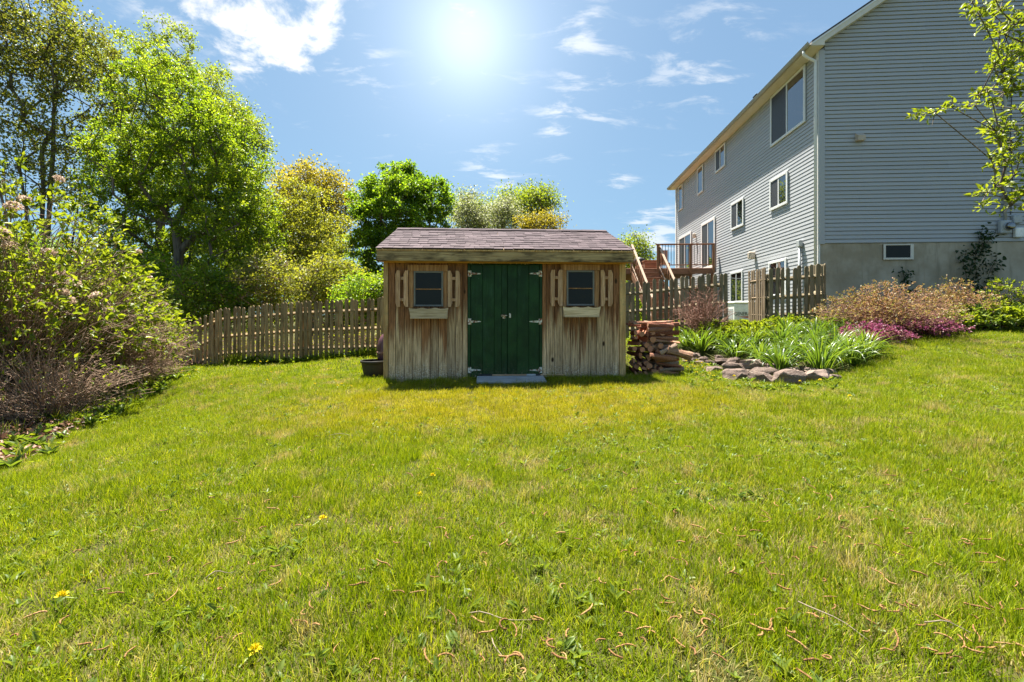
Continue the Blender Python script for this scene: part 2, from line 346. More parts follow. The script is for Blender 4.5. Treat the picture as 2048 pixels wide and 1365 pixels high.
M = {}
M['shed_hi'] = shed_siding('shed_board_wood', 0.88); M['shed_lo'] = shed_siding('shed_board_wood_browned', 0.52)
M['corner'] = wood('shed_corner_wood', (0.66, 0.44, 0.20), (0.36, 0.21, 0.08), blot=(0.28, 0.13, 0.05), blot_amt=0.45, moss=(0.36, 0.27, 0.13))
M['fascia'] = wood('shed_fascia_wood', (0.52, 0.38, 0.19), (0.22, 0.15, 0.07), 'x', grain=45, blot=(0.04, 0.028, 0.016), blot_amt=0.9, knots=True)
M['soffit'] = wood('shed_soffit_wood', (0.66, 0.36, 0.13), (0.48, 0.23, 0.07), 'x', knots=False)
M['trim'] = wood('shed_trim_wood', (0.46, 0.26, 0.12), (0.21, 0.10, 0.04), blot=(0.24, 0.12, 0.05), blot_amt=0.5)
M['shutter'] = wood('shed_shutter_wood', (0.68, 0.45, 0.27), (0.36, 0.20, 0.10), blot=(0.24, 0.115, 0.055), blot_amt=0.35)
M['wbox'] = wood('window_box_wood', (0.68, 0.54, 0.36), (0.42, 0.31, 0.18), 'x', knots=False)
# green door paint
m, t, out = new_mat('green_door_paint'); co, v, g, r = objco(t)
f = noise(t, g, 60.0, 4.0); w = noise(t, v, 3.5, 4.0)
c = mixc(t, smooth(t, w, 0.35, 0.7), (0.007, 0.032, 0.008), (0.014, 0.058, 0.014)); c = mixc(t, mth(t, 'MULTIPLY', smooth(t, f, 0.62, 0.75), 0.35), c, (0.05, 0.10, 0.06))
z = nd(t, 'ShaderNodeSeparateXYZ', None, Vector=co).outputs[2]
worn = mth(t, 'MULTIPLY', mth(t, 'SUBTRACT', 1.0, smooth(t, z, 0.02, 0.14)), smooth(t, noise(t, v, 30.0, 4.0, 0.7), 0.56, 0.62))
fade = noise(t, nd(t, 'ShaderNodeMapping', None, Vector=v, Scale=(1, 1, 0.25)).outputs[0], 9.0, 5.0, 0.7)
c = mixc(t, mth(t, 'MULTIPLY', smooth(t, fade, 0.5, 0.75), 0.5), c, (0.03, 0.085, 0.045))
c = mixc(t, smooth(t, noise(t, v, 70.0, 4.0, 0.6), 0.71, 0.74), c, (0.34, 0.33, 0.27))
splash = mth(t, 'MULTIPLY', mth(t, 'SUBTRACT', 1.0, smooth(t, mth(t, 'ADD', z, mth(t, 'MULTIPLY', fade, 0.3)), 0.15, 0.5)), smooth(t, noise(t, v, 40.0, 5.0, 0.75), 0.48, 0.62))
c = mixc(t, mth(t, 'MULTIPLY', splash, 0.55), c, (0.12, 0.095, 0.06))
c = mixc(t, worn, c, (0.42, 0.33, 0.24)); finish(t, out, c, 0.5, spec=0.22, bump=f, bump_s=0.25, bump_d=0.003); M['green'] = m
# white enamel hinge with rust
m, t, out = new_mat('rusty_white_hinge'); co, v, g, r = objco(t)
c = mixc(t, smooth(t, mth(t, 'ADD', noise(t, v, 35.0, 4.0), mth(t, 'MULTIPLY', r, 0.12)), 0.54, 0.64), (0.66, 0.64, 0.55), (0.22, 0.08, 0.03)); finish(t, out, c, 0.5); M['hinge'] = m
M['dark'] = plain('shed_inside_dark', (0.02, 0.018, 0.015), 0.9)
M['sash'] = plain('grey_sash_metal', (0.17, 0.165, 0.145), 0.5)
M['pane'] = glass('shed_window_glass', (0.016, 0.016, 0.011), 0.05, 0.18)
# shingles
m, t, out = new_mat('asphalt_shingle'); co, v, g, r = objco(t)
f = noise(t, v, 220.0, 3.0, 0.8); w = noise(t, v, 8.0, 3.0)
c = ramp(t, r, [(0.0, (0.050, 0.035, 0.039)), (0.5, (0.074, 0.053, 0.058)), (1.0, (0.105, 0.077, 0.083))]); c = mixc(t, mth(t, 'MULTIPLY', smooth(t, f, 0.45, 0.65), 0.4), c, (0.04, 0.028, 0.03))
c = mixc(t, mth(t, 'MULTIPLY', smooth(t, w, 0.55, 0.7), 0.5), c, (0.12, 0.095, 0.088)); finish(t, out, c, 0.9, spec=0.2, bump=f, bump_s=0.5, bump_d=0.004); M['shingle'] = m
M['fence'] = wood('weathered_fence_wood', (0.40, 0.28, 0.15), (0.17, 0.115, 0.055), blot=(0.10, 0.068, 0.036), blot_amt=0.75, moss=(0.28, 0.235, 0.12), var=0.45)
M['fence_dark'] = wood('weathered_gate_wood', (0.34, 0.25, 0.165), (0.16, 0.115, 0.07), blot=(0.11, 0.08, 0.045), blot_amt=0.6, var=0.4)
M['fence_moss'] = wood('mossy_fence_wood', (0.31, 0.245, 0.155), (0.14, 0.11, 0.062), blot=(0.10, 0.082, 0.048), blot_amt=0.6, moss=(0.19, 0.175, 0.10), var=0.4)
m, t, out = new_mat('grey_vinyl_siding'); co, v, g, r = objco(t); wp = nd(t, 'ShaderNodeNewGeometry').outputs['Position']
c = mixc(t, r, (0.385, 0.395, 0.405), (0.41, 0.42, 0.43)); c = mixc(t, mth(t, 'MULTIPLY', smooth(t, noise(t, nd(t, 'ShaderNodeMapping', None, Vector=wp, Scale=(1, 1, 0.12)).outputs[0], 2.2, 6.0, 0.65), 0.48, 0.7), 0.06), c, (0.27, 0.28, 0.275))
finish(t, out, c, 0.5, spec=0.35, bump=noise(t, wp, 3.0, 2.0), bump_s=0.12, bump_d=0.03); M['siding'] = m
M['white_trim'] = plain('white_vinyl_trim', (0.74, 0.74, 0.72), 0.45, var=0.03, bump=0.0)
M['cream'] = plain('cream_eave_trim', (0.66, 0.62, 0.53), 0.5, var=0.04, bump=0.0)
M['gutter'] = plain('gutter_aluminium', (0.36, 0.34, 0.30), 0.4, var=0.06)
M['roofing'] = plain('dark_roofing', (0.06, 0.055, 0.055), 0.9, scale=60)
m, t, out = new_mat('poured_concrete'); co, v, g, r = objco(t)
w = noise(t, v, 1.6, 6.0, 0.6); f = noise(t, nd(t, 'ShaderNodeMapping', None, Vector=v, Scale=(1, 1, 0.15)).outputs[0], 5.0, 5.0, 0.65)
c = mixc(t, smooth(t, w, 0.3, 0.7), (0.32, 0.27, 0.19), (0.48, 0.42, 0.325)); c = mixc(t, mth(t, 'MULTIPLY', smooth(t, f, 0.5, 0.68), 0.5), c, (0.17, 0.15, 0.10))
finish(t, out, c, 0.9, spec=0.2, bump=noise(t, v, 40.0, 5.0), bump_s=0.2); M['concrete'] = m
M['glass'] = glass('house_window_glass', (0.02, 0.024, 0.03), 0.015, 0.5, 2.7); M['screen'] = plain('insect_screen', (0.035, 0.037, 0.042), 0.55, spec=0.5)
M['grey_metal'] = plain('grey_utility_metal', (0.40, 0.42, 0.42), 0.45, var=0.08); M['pale_plastic'] = plain('pale_plastic_box', (0.86, 0.86, 0.82), 0.5)
M['black'] = plain('black_plastic', (0.018, 0.018, 0.018), 0.5); M['tan_plastic'] = plain('tan_vent_plastic', (0.50, 0.42, 0.33), 0.6)
M['deck'] = wood('deck_redwood', (0.31, 0.165, 0.10), (0.17, 0.08, 0.046), 'x', var=0.3); M['deck_v'] = wood('deck_redwood_upright', (0.32, 0.17, 0.09), (0.18, 0.085, 0.045), 'z', var=0.3)
M['rail_pale'] = wood('sun_bleached_rail', (0.62, 0.47, 0.36), (0.45, 0.31, 0.22), 'y', var=0.2)
M['bark'] = wood('grey_bark', (0.20, 0.165, 0.125), (0.07, 0.055, 0.042), 'z', grain=14, knots=False)
M['twig'] = wood('brown_twigs', (0.42, 0.29, 0.20), (0.17, 0.105, 0.07), 'z', grain=20, knots=False)
M['twig_red'] = wood('reddish_twigs', (0.36, 0.20, 0.145), (0.16, 0.08, 0.055), 'z', grain=20, knots=False)
M['birch'] = wood('pale_tree_bark', (0.33, 0.30, 0.25), (0.14, 0.12, 0.10), 'z', grain=14, knots=False)
m, t, out = new_mat('log_bark'); co, v, g, r = objco(t, 'x')
f = noise(t, g, 30.0, 5.0, 0.7); c = ramp(t, r, [(0, (0.20, 0.065, 0.04)), (0.4, (0.36, 0.135, 0.08)), (0.7, (0.42, 0.25, 0.155)), (1, (0.58, 0.44, 0.33))])
c = mixc(t, smooth(t, f, 0.40, 0.56), mixc(t, 1.0, c, (0.25, 0.2, 0.19), 'MULTIPLY'), c); c = mixc(t, mth(t, 'MULTIPLY', smooth(t, noise(t, v, 18.0, 4.0), 0.55, 0.66), 0.7), c, (0.36, 0.31, 0.26))
finish(t, out, c, 0.9, spec=0.15, bump=f, bump_s=0.8, bump_d=0.01); M['log'] = m
M['log_end'] = plain('split_log_face', (0.42, 0.20, 0.11), 0.85, var=0.4, scale=25)
m, t, out = new_mat('field_stone'); co, v, g, r = objco(t)
c = ramp(t, r, [(0, (0.105, 0.073, 0.058)), (0.5, (0.17, 0.12, 0.097)), (1, (0.26, 0.19, 0.155))]); c = mixc(t, mth(t, 'MULTIPLY', smooth(t, noise(t, v, 14.0, 6.0, 0.7), 0.48, 0.7), 0.75), c, (0.30, 0.255, 0.21))
c = mixc(t, mth(t, 'MULTIPLY', smooth(t, noise(t, v, 6.0, 3.0), 0.55, 0.7), 0.5), c, (0.09, 0.07, 0.06)); finish(t, out, c, 0.9, spec=0.2, bump=noise(t, v, 22.0, 6.0, 0.7), bump_s=0.7, bump_d=0.02); M['stone'] = m

# ------------------------------------------------------------------ garden shed
S_ANG = math.radians(3.2); SX0, SY0 = -1.914, 6.83; SW, SD = 3.66, 2.80
shed = thing('garden_shed', 'small weathered plank shed with green double doors and shingled roof', 'shed', (SX0, SY0, 0), S_ANG)
cs, sn = math.cos(S_ANG), math.sin(S_ANG)
def sh(px, py, yo=0.0):
    """pixel on the shed front (plane yo) -> local x, z"""
    k = (px - CX) / F; x = (k * (SY0 + yo * cs) - SX0 + yo * sn) / (cs - k * sn); Y = SY0 + x * sn + yo * cs
    return x, CZ + (HY - py) / F * Y
def z1(px, py): return 700 + px * 0.29297, 420 + py * 0.29304          # coordinates read off an enlargement
def sx(zx, yo=0.0): return sh(z1(zx, 0)[0], 600, yo)[0]
def sz(zx, zy, yo=0.0): return sh(*z1(zx, zy), yo)[1]
TOP = 1.90
wall = abox('wall', 0.02, SW - 0.02, 0.03, SD - 0.03, -0.05, TOP, M['dark'], shed, 0.002)
# boards of the front: left bay, right bay
dl, dr = sx(803), sx(1312)
WB = dict(l=(sx(437), sx(637), sz(540, 660), sz(540, 420)), r=(sx(1477), sx(1665), sz(1570, 655), sz(1570, 415)))
def bay(xa, xb, edges, win, boxspan):
    for i in range(len(edges) - 1):
        a, b = edges[i] + 0.0028, edges[i + 1] - 0.0028; mid = (a + b) / 2
        mat = M['shed_lo'] if boxspan[0] < mid < boxspan[1] else M['shed_hi']
        o = box('board', a, b, random.uniform(-0.003, 0.003), 0.028, random.uniform(-0.03, 0.0), TOP, mat, wall, 0.003)
bay(0, dl, [sx(v) for v in (262, 310, 372, 430, 487, 548, 605, 662, 722, 770, 803)], None, (sx(400), sx(670)))
bay(dr, SW, [sx(v) for v in (1312, 1340, 1395, 1450, 1508, 1568, 1627, 1683, 1740, 1795, 1838)], None, (sx(1455), sx(1710)))
for yb, xs in ((SD - 0.028, None),):                                    # rear and side cladding, plain boards
    for i in range(24): box('board', i * SW / 24 + 0.002, (i + 1) * SW / 24 - 0.002, yb, SD, -0.04, TOP, M['shed_hi'], wall, 0.003)
for i in range(16):
    y0, y1 = 0.03 + i * (SD - 0.06) / 16, 0.03 + (i + 1) * (SD - 0.06) / 16
    box('board', -0.008, 0.019, y0 + 0.002, y1 - 0.002, -0.04, TOP, M['shed_hi'], wall, 0.003); box('board', SW - 0.019, SW + 0.008, y0 + 0.002, y1 - 0.002, -0.04, TOP, M['shed_hi'], wall, 0.003)
for a, b in ((-0.012, sx(262) - 0.001), (sx(1838) + 0.001, SW + 0.012)):
    box('corner_board', a, b, -0.024, 0.027, -0.04, TOP, M['corner'], shed, 0.004)
# roof
YE, YR, ZE, ZR, OV = -0.20, 1.40, 1.985, 2.565, 0.07
SL = math.hypot(YR - YE, ZR - ZE); PA = math.atan2(ZR - ZE, YR - YE)
roof = prism('roof', [(YE, ZE - 0.03), (YR, ZR - 0.03), (2 * YR - YE, ZE - 0.03), (2 * YR - YE, ZE - 0.012), (YR, ZR - 0.012), (YE, ZE - 0.012)], -OV, SW + OV, M['fascia'], shed, 'x')
for xx in (0.03, SW - 0.05):                                            # gable infill boards under the roof
    prism('gable_end', [(0.03, TOP), (SD - 0.03, TOP), (SD - 0.03, ZE + 0.03), (YR, ZR - 0.06), (0.03, ZE + 0.03)], xx, xx + 0.02, M['shed_hi'], shed, 'x')
vars_ = []
for k in range(4):
    V, Fs = cbox(0.150, 0.21, 0.013, 0.002); V = np.array(V)
    V[:, 0] += rng.normal(size=len(V)) * 0.0012; V[:, 2] += rng.normal(size=len(V)) * 0.001 + (V[:, 1] < 0.05) * rng.uniform(-0.001, 0.004)
    vars_.append(mesh(V, Fs, M['shingle']))
rows = 10; ex = SL / rows
for r_ in range(rows):
    x = -OV - random.uniform(0.01, 0.13); d = r_ * ex - 0.025
    while x < SW + OV - 0.005:
        w_ = 0.150 * random.uniform(0.93, 1.07); a, b = max(x, -OV - 0.012), min(x + w_, SW + OV + 0.012)
        if b - a > 0.025:
            lift = 0.004 + 0.0015 * random.random()
            o = put('shingle', random.choice(vars_), roof, (a + 0.001, YE + d * math.cos(PA), ZE - 0.006 + d * math.sin(PA) + lift), (PA - 0.028 + random.uniform(-0.004, 0.006), 0, random.uniform(-0.01, 0.01)), ((b - a - 0.003) / 0.150, 1, 1))
        x += w_
put('shingle_field', mesh(*cbox(SW + 2 * OV, SL, 0.012, 0.002), M['shingle']), roof, (SW + OV, 2 * YR - YE, ZE - 0.008), (PA, 0, math.pi))
for i in range(17):
    x = -OV + i * (SW + 2 * OV) / 17; w_ = (SW + 2 * OV) / 17 + 0.03
    o = prism('ridge_cap', [(YR - 0.13, ZR - 0.036 + 0.012), (YR, ZR + 0.022 + 0.003 * (i % 2)), (YR + 0.13, ZR - 0.036 + 0.012), (YR + 0.13, ZR - 0.03 + 0.014), (YR, ZR + 0.03 + 0.003 * (i % 2)), (YR - 0.13, ZR - 0.03 + 0.014)], x + 0.002 * (i % 2), x + w_ - 0.028, M['shingle'], roof, 'x')
box('fascia', -OV, SW + OV, YE - 0.004, YE + 0.018, 1.80, 1.945, M['fascia'], shed, 0.005)
box('drip_board', -OV - 0.004, SW + OV + 0.004, YE - 0.014, YE + 0.020, 1.947, 1.971, M['corner'], shed, 0.003)
box('soffit', -OV + 0.01, SW + OV - 0.01, YE + 0.020, -0.026, 1.803, 1.820, M['soffit'], shed, 0.002)
box('frieze_board', 0.0, SW, -0.025, -0.004, 1.795, 1.86, M['soffit'], shed, 0.002)
for xx in (-OV - 0.001, SW + OV - 0.019):
    prism('barge_board', [(YE + 0.02, 1.83), (YE + 0.02, 1.955), (YR, ZR - 0.035), (2 * YR - YE - 0.02, 1.955), (2 * YR - YE - 0.02, 1.83), (YR, ZR - 0.18)], xx, xx + 0.02, M['fascia'], shed, 'x')
# doors
zb, zt = 0.03, sz(1060, 366)
box('door_jamb', dl + 0.002, sx(823), -0.012, 0.03, zb - 0.02, zt, M['green'], shed, 0.003); box('door_jamb', sx(1293), dr - 0.002, -0.012, 0.03, zb - 0.02, zt, M['green'], shed, 0.003)
box('door_head', sx(823) + 0.001, sx(1293) - 0.001, -0.008, 0.03, zt - 0.015, zt + 0.02, M['green'], shed, 0.002)
xm = sx(1074)
box('threshold', dl, dr, -0.005, 0.03, -0.03, zb - 0.022, M['corner'], shed, 0.003)
def t_hinge(parent, x, z, sgn):
    L, pl = 0.155, []
    tri = [(0, -0.018), (sgn * L * 0.9, -0.007), (sgn * L, 0), (sgn * L * 0.9, 0.007), (0, 0.018)]
    h = prism('hinge', tri, -0.026, -0.0215, M['hinge'], parent, 'y', (x, 0, z))
    box('hinge_leaf', min(0, -sgn * 0.045) + 0, max(0, -sgn * 0.045), -0.0275, -0.0145, -0.045, 0.045, M['hinge'], h, 0.002)
    V, Fs = chain([(0, -0.027, -0.046), (0, -0.027, 0.046)], [0.006, 0.006], 8); put('hinge_pin', mesh(V, Fs, M['hinge'], True), h)
    for q in (0.3, 0.6): V, Fs = chain([(sgn * L * q, -0.026, 0), (sgn * L * q, -0.029, 0)], [0.005, 0.004], 8); put('screw', mesh(V, Fs, M['dark']), h)
for lab, edges, sgn in (('left', [sx(825), sx(905), sx(985), sx(1035), xm - 0.002], 1), ('right', [xm + 0.002, sx(1140), sx(1220), sx(1291)], -1)):
    d = box('door', edges[0], edges[-1], 0.0, 0.026, zb, zt - 0.018, M['green'], shed, 0.002)
    x_o = edges[0]
    for i in range(len(edges) - 1):
        o = box('board', edges[i] - x_o + 0.0012, edges[i + 1] - x_o - 0.0012, -0.021, -0.001, random.uniform(-0.006, 0.0), zt - 0.02 - zb, M['green'], d, 0.004)
    for zy in (437, 763, 1093):
        xh = (sx(826) if sgn > 0 else sx(1290)) - x_o
        t_hinge(d, xh, sz(840 if sgn > 0 else 1280, zy) - zb, sgn)
    if sgn > 0:
        xl, zl = sx(1052) - x_o, sz(1052, 722) - zb
        lt = box('latch', xl - 0.045, xl + 0.03, -0.030, -0.0215, zl - 0.012, zl + 0.012, M['hinge'], d, 0.003)
        box('latch_plate', 0.022, 0.062, 0.001, 0.008, -0.034, -0.001, M['hinge'], lt, 0.003)
        V, Fs = chain([(-0.005, -0.008, 0.012), (0.09, -0.008, 0.012)], [0.005, 0.005], 8); put('bolt', mesh(V, Fs, M['hinge'], True), lt)
    else:
        xl, zl = sx(1092) - x_o, sz(1092, 722) - zb
        kp = box('latch_keeper', xl - 0.014, xl + 0.014, -0.029, -0.0215, zl - 0.034, zl + 0.034, M['hinge'], d, 0.003)
# windows, shutters, flower boxes
def window(x0, x1, z0, z1_, head, sl, shut, bx):
    w = box('window', x0, x1, -0.012, -0.004, z0, z1_, M['dark'], shed, 0.001); W_, H_ = x1 - x0, z1_ - z0
    fr = 0.026
    for n, a in (('sash_frame', (0, fr, 0, H_)), ('sash_frame', (W_ - fr, W_, 0, H_)), ('sash_frame', (fr + .001, W_ - fr - .001, 0, fr)), ('sash_frame', (fr + .001, W_ - fr - .001, H_ - fr, H_))):
        box(n, a[0], a[1], -0.022, -0.001, a[2], a[3], M['sash'], w, 0.003)
    zm = H_ * 0.49
    box('meeting_rail', fr + 0.001, W_ - fr - 0.001, -0.018, -0.001, zm - 0.008, zm + 0.008, M['trim'], w, 0.002)
    box('pane', fr + .001, W_ - fr - .001, -0.008, -0.002, fr + .001, zm - 0.009, M['pane'], w, 0.0005); box('pane', fr + .001, W_ - fr - .001, -0.008, -0.002, zm + 0.009, H_ - fr - .001, M['pane'], w, 0.0005)
    box('window_trim', head[0], head[1], -0.034, -0.004, z1_ + 0.002, z1_ + head[2], M['trim'], shed, 0.004)
    for a, b in sl: box('window_trim', a, b, -0.028, -0.004, z0 - 0.02, z1_ + 0.001, M['trim'], shed, 0.004)
    for (a0, a1, b0, b1, cl) in shut:
        zz0, zz1 = z0 - 0.008, z1_ + 0.005; cut = 0.055
        s = prism('shutter', ([(a0 + 0.022, zz1), (a1, zz1), (a1, zz0), (a0 + 0.022, zz0), (a0, zz0 + cut), (a0, zz1 - cut)] if cl < 0 else [(a0, zz1), (a1 - 0.022, zz1), (a1, zz1 - cut), (a1, zz0 + cut), (a1 - 0.022, zz0), (a0, zz0)]), -0.058, -0.038, M['shutter'], shed)
        prism('slat', ([(b0 + 0.022, zz1), (b1, zz1), (b1, zz0), (b0 + 0.022, zz0), (b0, zz0 + cut), (b0, zz1 - cut)] if cl < 0 else [(b0, zz1), (b1 - 0.022, zz1), (b1, zz1 - cut), (b1, zz0 + cut), (b1 - 0.022, zz0), (b0, zz0)]), -0.058, -0.038, M['shutter'], s)
        for q in (0.2, 0.79):
            zq = zz0 + (zz1 - zz0) * q; box('batten', min(a0, b0) + 0.01, max(a1, b1) - 0.01, -0.0375, -0.014, zq - 0.022, zq + 0.022, M['shutter'], s, 0.002)
    # flower box: tapered front with scalloped top edge
    xa, xb, zt_, zb_ = bx; n = 24; top = []
    for i in range(n + 1):
        u = i / n; s_ = abs(math.sin(u * math.pi * 3)) if True else 0
        top.append((xb + (xa - xb) * u, zt_ - 0.018 * s_))
    tp = 0.03
    f_ = prism('window_box', [(xa + tp, zb_), (xb - tp, zb_)] + top, -0.165, -0.147, M['wbox'], shed)
    box('box_floor', xa + tp - 0.008, xb - tp + 0.008, -0.175, -0.03, zb_ - 0.016, zb_ - 0.001, M['wbox'], f_, 0.002)
    for sgn, xx in ((1, xa + 0.012), (-1, xb - 0.03)): box('box_end', xx + sgn * 0.008, xx + 0.018 + sgn * 0.008, -0.146, -0.03, zb_ + 0.001, zt_ - 0.02, M['wbox'], f_, 0.002)
l = WB['l']; r = WB['r']
window(l[0], l[1], l[2], l[3], (sx(395), sx(670), 0.095), ((sx(405), sx(437) - 0.002), (sx(637) + 0.002, sx(666))),
       ((sx(315), sx(346), sx(370), sx(401), -1), (sx(722), sx(753), sx(668), sx(699), 1)), (sx(400, -.16), sx(672, -.16), sz(540, 668, -.16), sz(540, 735, -.16)))
window(r[0], r[1], r[2], r[3], (sx(1437), sx(1706), 0.095), ((sx(1448), sx(1477) - 0.002), (sx(1665) + 0.002, sx(1700))),
       ((sx(1365), sx(1395), sx(1416), sx(1447), -1), (sx(1757), sx(1787), sx(1706), sx(1736), 1)), (sx(1453, -.16), sx(1712, -.16), sz(1570, 660, -.16), sz(1570, 726, -.16)))
# ramp and pole in front of the doors
M['ramp'] = wood('grey_ramp_boards', (0.40, 0.41, 0.40), (0.25, 0.26, 0.27), 'x', knots=False)
ramp_ = thing('door_ramp', 'low grey plank ramp lying in the grass before the green doors', 'ramp', (SX0, SY0, 0), S_ANG)
for i in range(3):
    V, Fs = cbox(1.0, 0.125, 0.03, 0.004); put('plank', mesh(V, Fs, M['ramp']), ramp_, (sx(868), -0.47 + 0.13 * i, 0.035 + 0.010 * i), (0.08, 0, 0.0))
box('cross_piece', sx(868) + 0.1, sx(868) + 0.15, -0.46, -0.06, -0.02, 0.03, M['ramp'], ramp_, 0.003); box('cross_piece', sx(868) + 0.85, sx(868) + 0.9, -0.46, -0.06, -0.02, 0.03, M['ramp'], ramp_, 0.003)
M['pole'] = wood('pole_wood', (0.52, 0.36, 0.22), (0.36, 0.22, 0.12), 'x', knots=False)
x0p = sx(880); pole = thing('tool_pole', 'long wooden tool pole with black grip lying along the foot of the doors', 'pole', (SX0 + x0p * cs + 0.06 * sn, SY0 + x0p * sn - 0.06 * cs, 0.10), S_ANG)
for n_, a, b, r_, mt in (('grip', 0, 0.20, 0.019, M['black']), ('handle', 0.2001, 0.72, 0.015, M['pole']), ('sleeve', 0.7201, 0.86, 0.018, M['grey_metal']), ('ferrule', 0.8601, 0.93, 0.019, M['black']), ('shaft', 0.9301, 1.32, 0.013, M['pole'])):
    V, Fs = chain([(a, 0, 0), (a + 0.006, 0, 0), (b - 0.006, 0, 0), (b, 0, 0)], [r_ * .8, r_, r_, r_ * .8], 10); put(n_, mesh(V, Fs, mt, True), pole)

# ------------------------------------------------------------------ house
TH = math.atan2(62.0, 910.0); HX, HYY = 7.78, 11.5; uS, uC = math.sin(TH), math.cos(TH)
house = thing('house', 'grey vinyl sided two storey house with white window trim and concrete foundation', 'house', (HX, HYY, 0), -TH)
HW, HL, ZS, ZW, PITCH = 8.8, 12.5, 2.85, 7.74, 0.667
def hs(px): return (6371.0 / (px - 1086.0) - HYY) / uC                   # distance along the long wall
def hz(px, py): return CZ + (HY - py) / F * (6371.0 / (px - 1086.0))
def gxx(px, off=0.0):                                                   # distance along the gable wall
    k = (px - CX) / F; return (HYY * k - HX - off * 0) / (uC + uS * k)
def gzz(px, py): return CZ + (HY - py) / F * (HYY - uS * gxx(px))
fnd = abox('foundation', 0.012, HW - 0.012, 0.014, HL - 0.014, -0.8, ZS - 0.012, M['concrete'], house, 0.01)
for px in (1725, 1849, 1911, 1968):                                     # form seams in the poured wall
    box('form_seam', gxx(px), gxx(px) + 0.006, 0.010, 0.0145, 0.3, ZS - 0.02, M['concrete'], fnd, 0.001)
wl = prism('wall', [(0.02, ZS - 0.01), (HW - 0.02, ZS - 0.01), (HW - 0.02, ZW), (HW / 2, ZW + PITCH * HW / 2 - 0.05), (0.02, ZW)], 0.02, HL - 0.02, M['siding'], house)
EXPO = 0.1016
def lap(L, axis, bt=0.009):
    """one lapped siding course, length L, butt 9 mm proud at the foot, thin at the head"""
    h = EXPO / 2; g = 0.016 if axis == 'x' else 0.010; p = [(0.011, 0.0), (-bt, 0.0), (-bt, 0.004), (-0.001, h - g), (0.011, h - g), (0.011, h), (-bt, h), (-bt, h + 0.004), (-0.001, 2 * h - g), (0.011, 2 * h - g)]
    V = []
    for tt in (0, L):
        for (o, z) in p: V.append((tt, o, z) if axis == 'x' else (o, tt, z))
    n = len(p); Fs = [list(range(n)), list(range(2 * n - 1, n - 1, -1))] + [[i, i + n, (i + 1) % n + n, (i + 1) % n] for i in range(n)]
    me = mesh(V, Fs, M['siding'])
    import bmesh
    bm = bmesh.new(); bm.from_mesh(me); bmesh.ops.recalc_face_normals(bm, faces=bm.faces); bm.to_mesh(me); bm.free(); return me
E2 = EXPO * 2                                                           # double courses: each panel is two laps
EXPO = E2
CPW = 0.115
z = ZS; k = 0
while z < ZW + PITCH * HW / 2 - 0.1:
    zt_ = z + EXPO; ins = max(0.0, (z - ZW - 0.10) / PITCH); a, b = max(CPW, ins), min(HW - CPW, HW - ins)
    if b - a > 0.1:
        # each course is pieced from lengths, as the lap joints show
        cuts = [a] + sorted(q for q in ((k * 1.37) % 3.4 + 0.9, (k * 1.37) % 3.4 + 4.3, (k * 0.91) % 2.0 + 7.2) if a + 0.3 < q < b - 0.3) + [b]
        for c0, c1 in zip(cuts[:-1], cuts[1:]):
            put('siding_course', lap(c1 - c0 - 0.002, 'x', 0.017), wl, (c0, 0.006 + 0.0006 * (k % 2), z))
    z += EXPO; k += 1
long_me = lap(HL - 2 * CPW, 'y'); z = 0.60
while z < ZW - 0.02:
    put('siding_course', long_me, wl, (0.006 if z > ZS - 0.2 else 0.0, CPW, z)); z += EXPO
# corner posts
for n_, args in (('corner_post', (-0.024, 0.0, 0.0, CPW, ZS - 0.03, ZW - 0.02)), ('corner_post', (-0.0235, 0.0, HL - CPW, HL + 0.024, ZS - 0.03, ZW - 0.02))):
    box(n_, *args, M['white_trim'], house, 0.004)
box('corner_post', -0.024, CPW, -0.0235, -0.001, ZS - 0.03, ZW - 0.02, M['siding'], house, 0.004)
box('corner_post', -0.022, -0.001, -0.02, 0.10, 0.5, ZS - 0.031, M['white_trim'], house, 0.004)
# roof, eaves, gutter
EO, GO = 0.30, 0.20; ZT = ZW + 0.13
rz = lambda x: ZT + PITCH * (min(x, HW - x) + EO)
roof_h = prism('roof', [(-EO, rz(-EO) - 0.05), (HW / 2, rz(HW / 2) - 0.05), (HW + EO, rz(-EO) - 0.05), (HW + EO, rz(-EO)), (HW / 2, rz(HW / 2)), (-EO, rz(-EO))], -GO, HL + GO, M['roofing'], house)
for s in (0, 1):
    X = (lambda x: x) if s == 0 else (lambda x: HW - x)
    prism('rake_board', [(X(-EO - 0.001), rz(-EO) - 0.055), (X(HW / 2 - 0.001), rz(HW / 2) - 0.055), (X(HW / 2 - 0.001), rz(HW / 2) - 0.23), (X(0.0), rz(0) - 0.23), (X(0.0), ZW - 0.0), (X(-EO - 0.001), ZW)], -GO - 0.004, -GO + 0.016, M['cream'], roof_h)
    prism('rake_moulding', [(X(-EO - 0.012), rz(-EO) - 0.058), (X(HW / 2), rz(HW / 2) - 0.058), (X(HW / 2), rz(HW / 2) - 0.105), (X(-EO - 0.012), rz(-EO) - 0.105)], -GO - 0.018, -GO - 0.0045, M['white_trim'], roof_h)
    prism('rake_soffit', [(X(0.0), rz(0) - 0.235), (X(HW / 2), rz(HW / 2) - 0.235), (X(HW / 2), rz(HW / 2) - 0.225), (X(0.0), rz(0) - 0.225)], -GO + 0.017, 0.03, M['cream'], roof_h)
box('soffit', -EO, -0.001, -GO + 0.017, HL + GO, ZW - 0.012, ZW, M['cream'], roof_h, 0.002)
box('fascia', -EO - 0.018, -EO - 0.001, -GO, HL + GO, ZW - 0.012, rz(-EO) - 0.055, M['cream'], roof_h, 0.003)
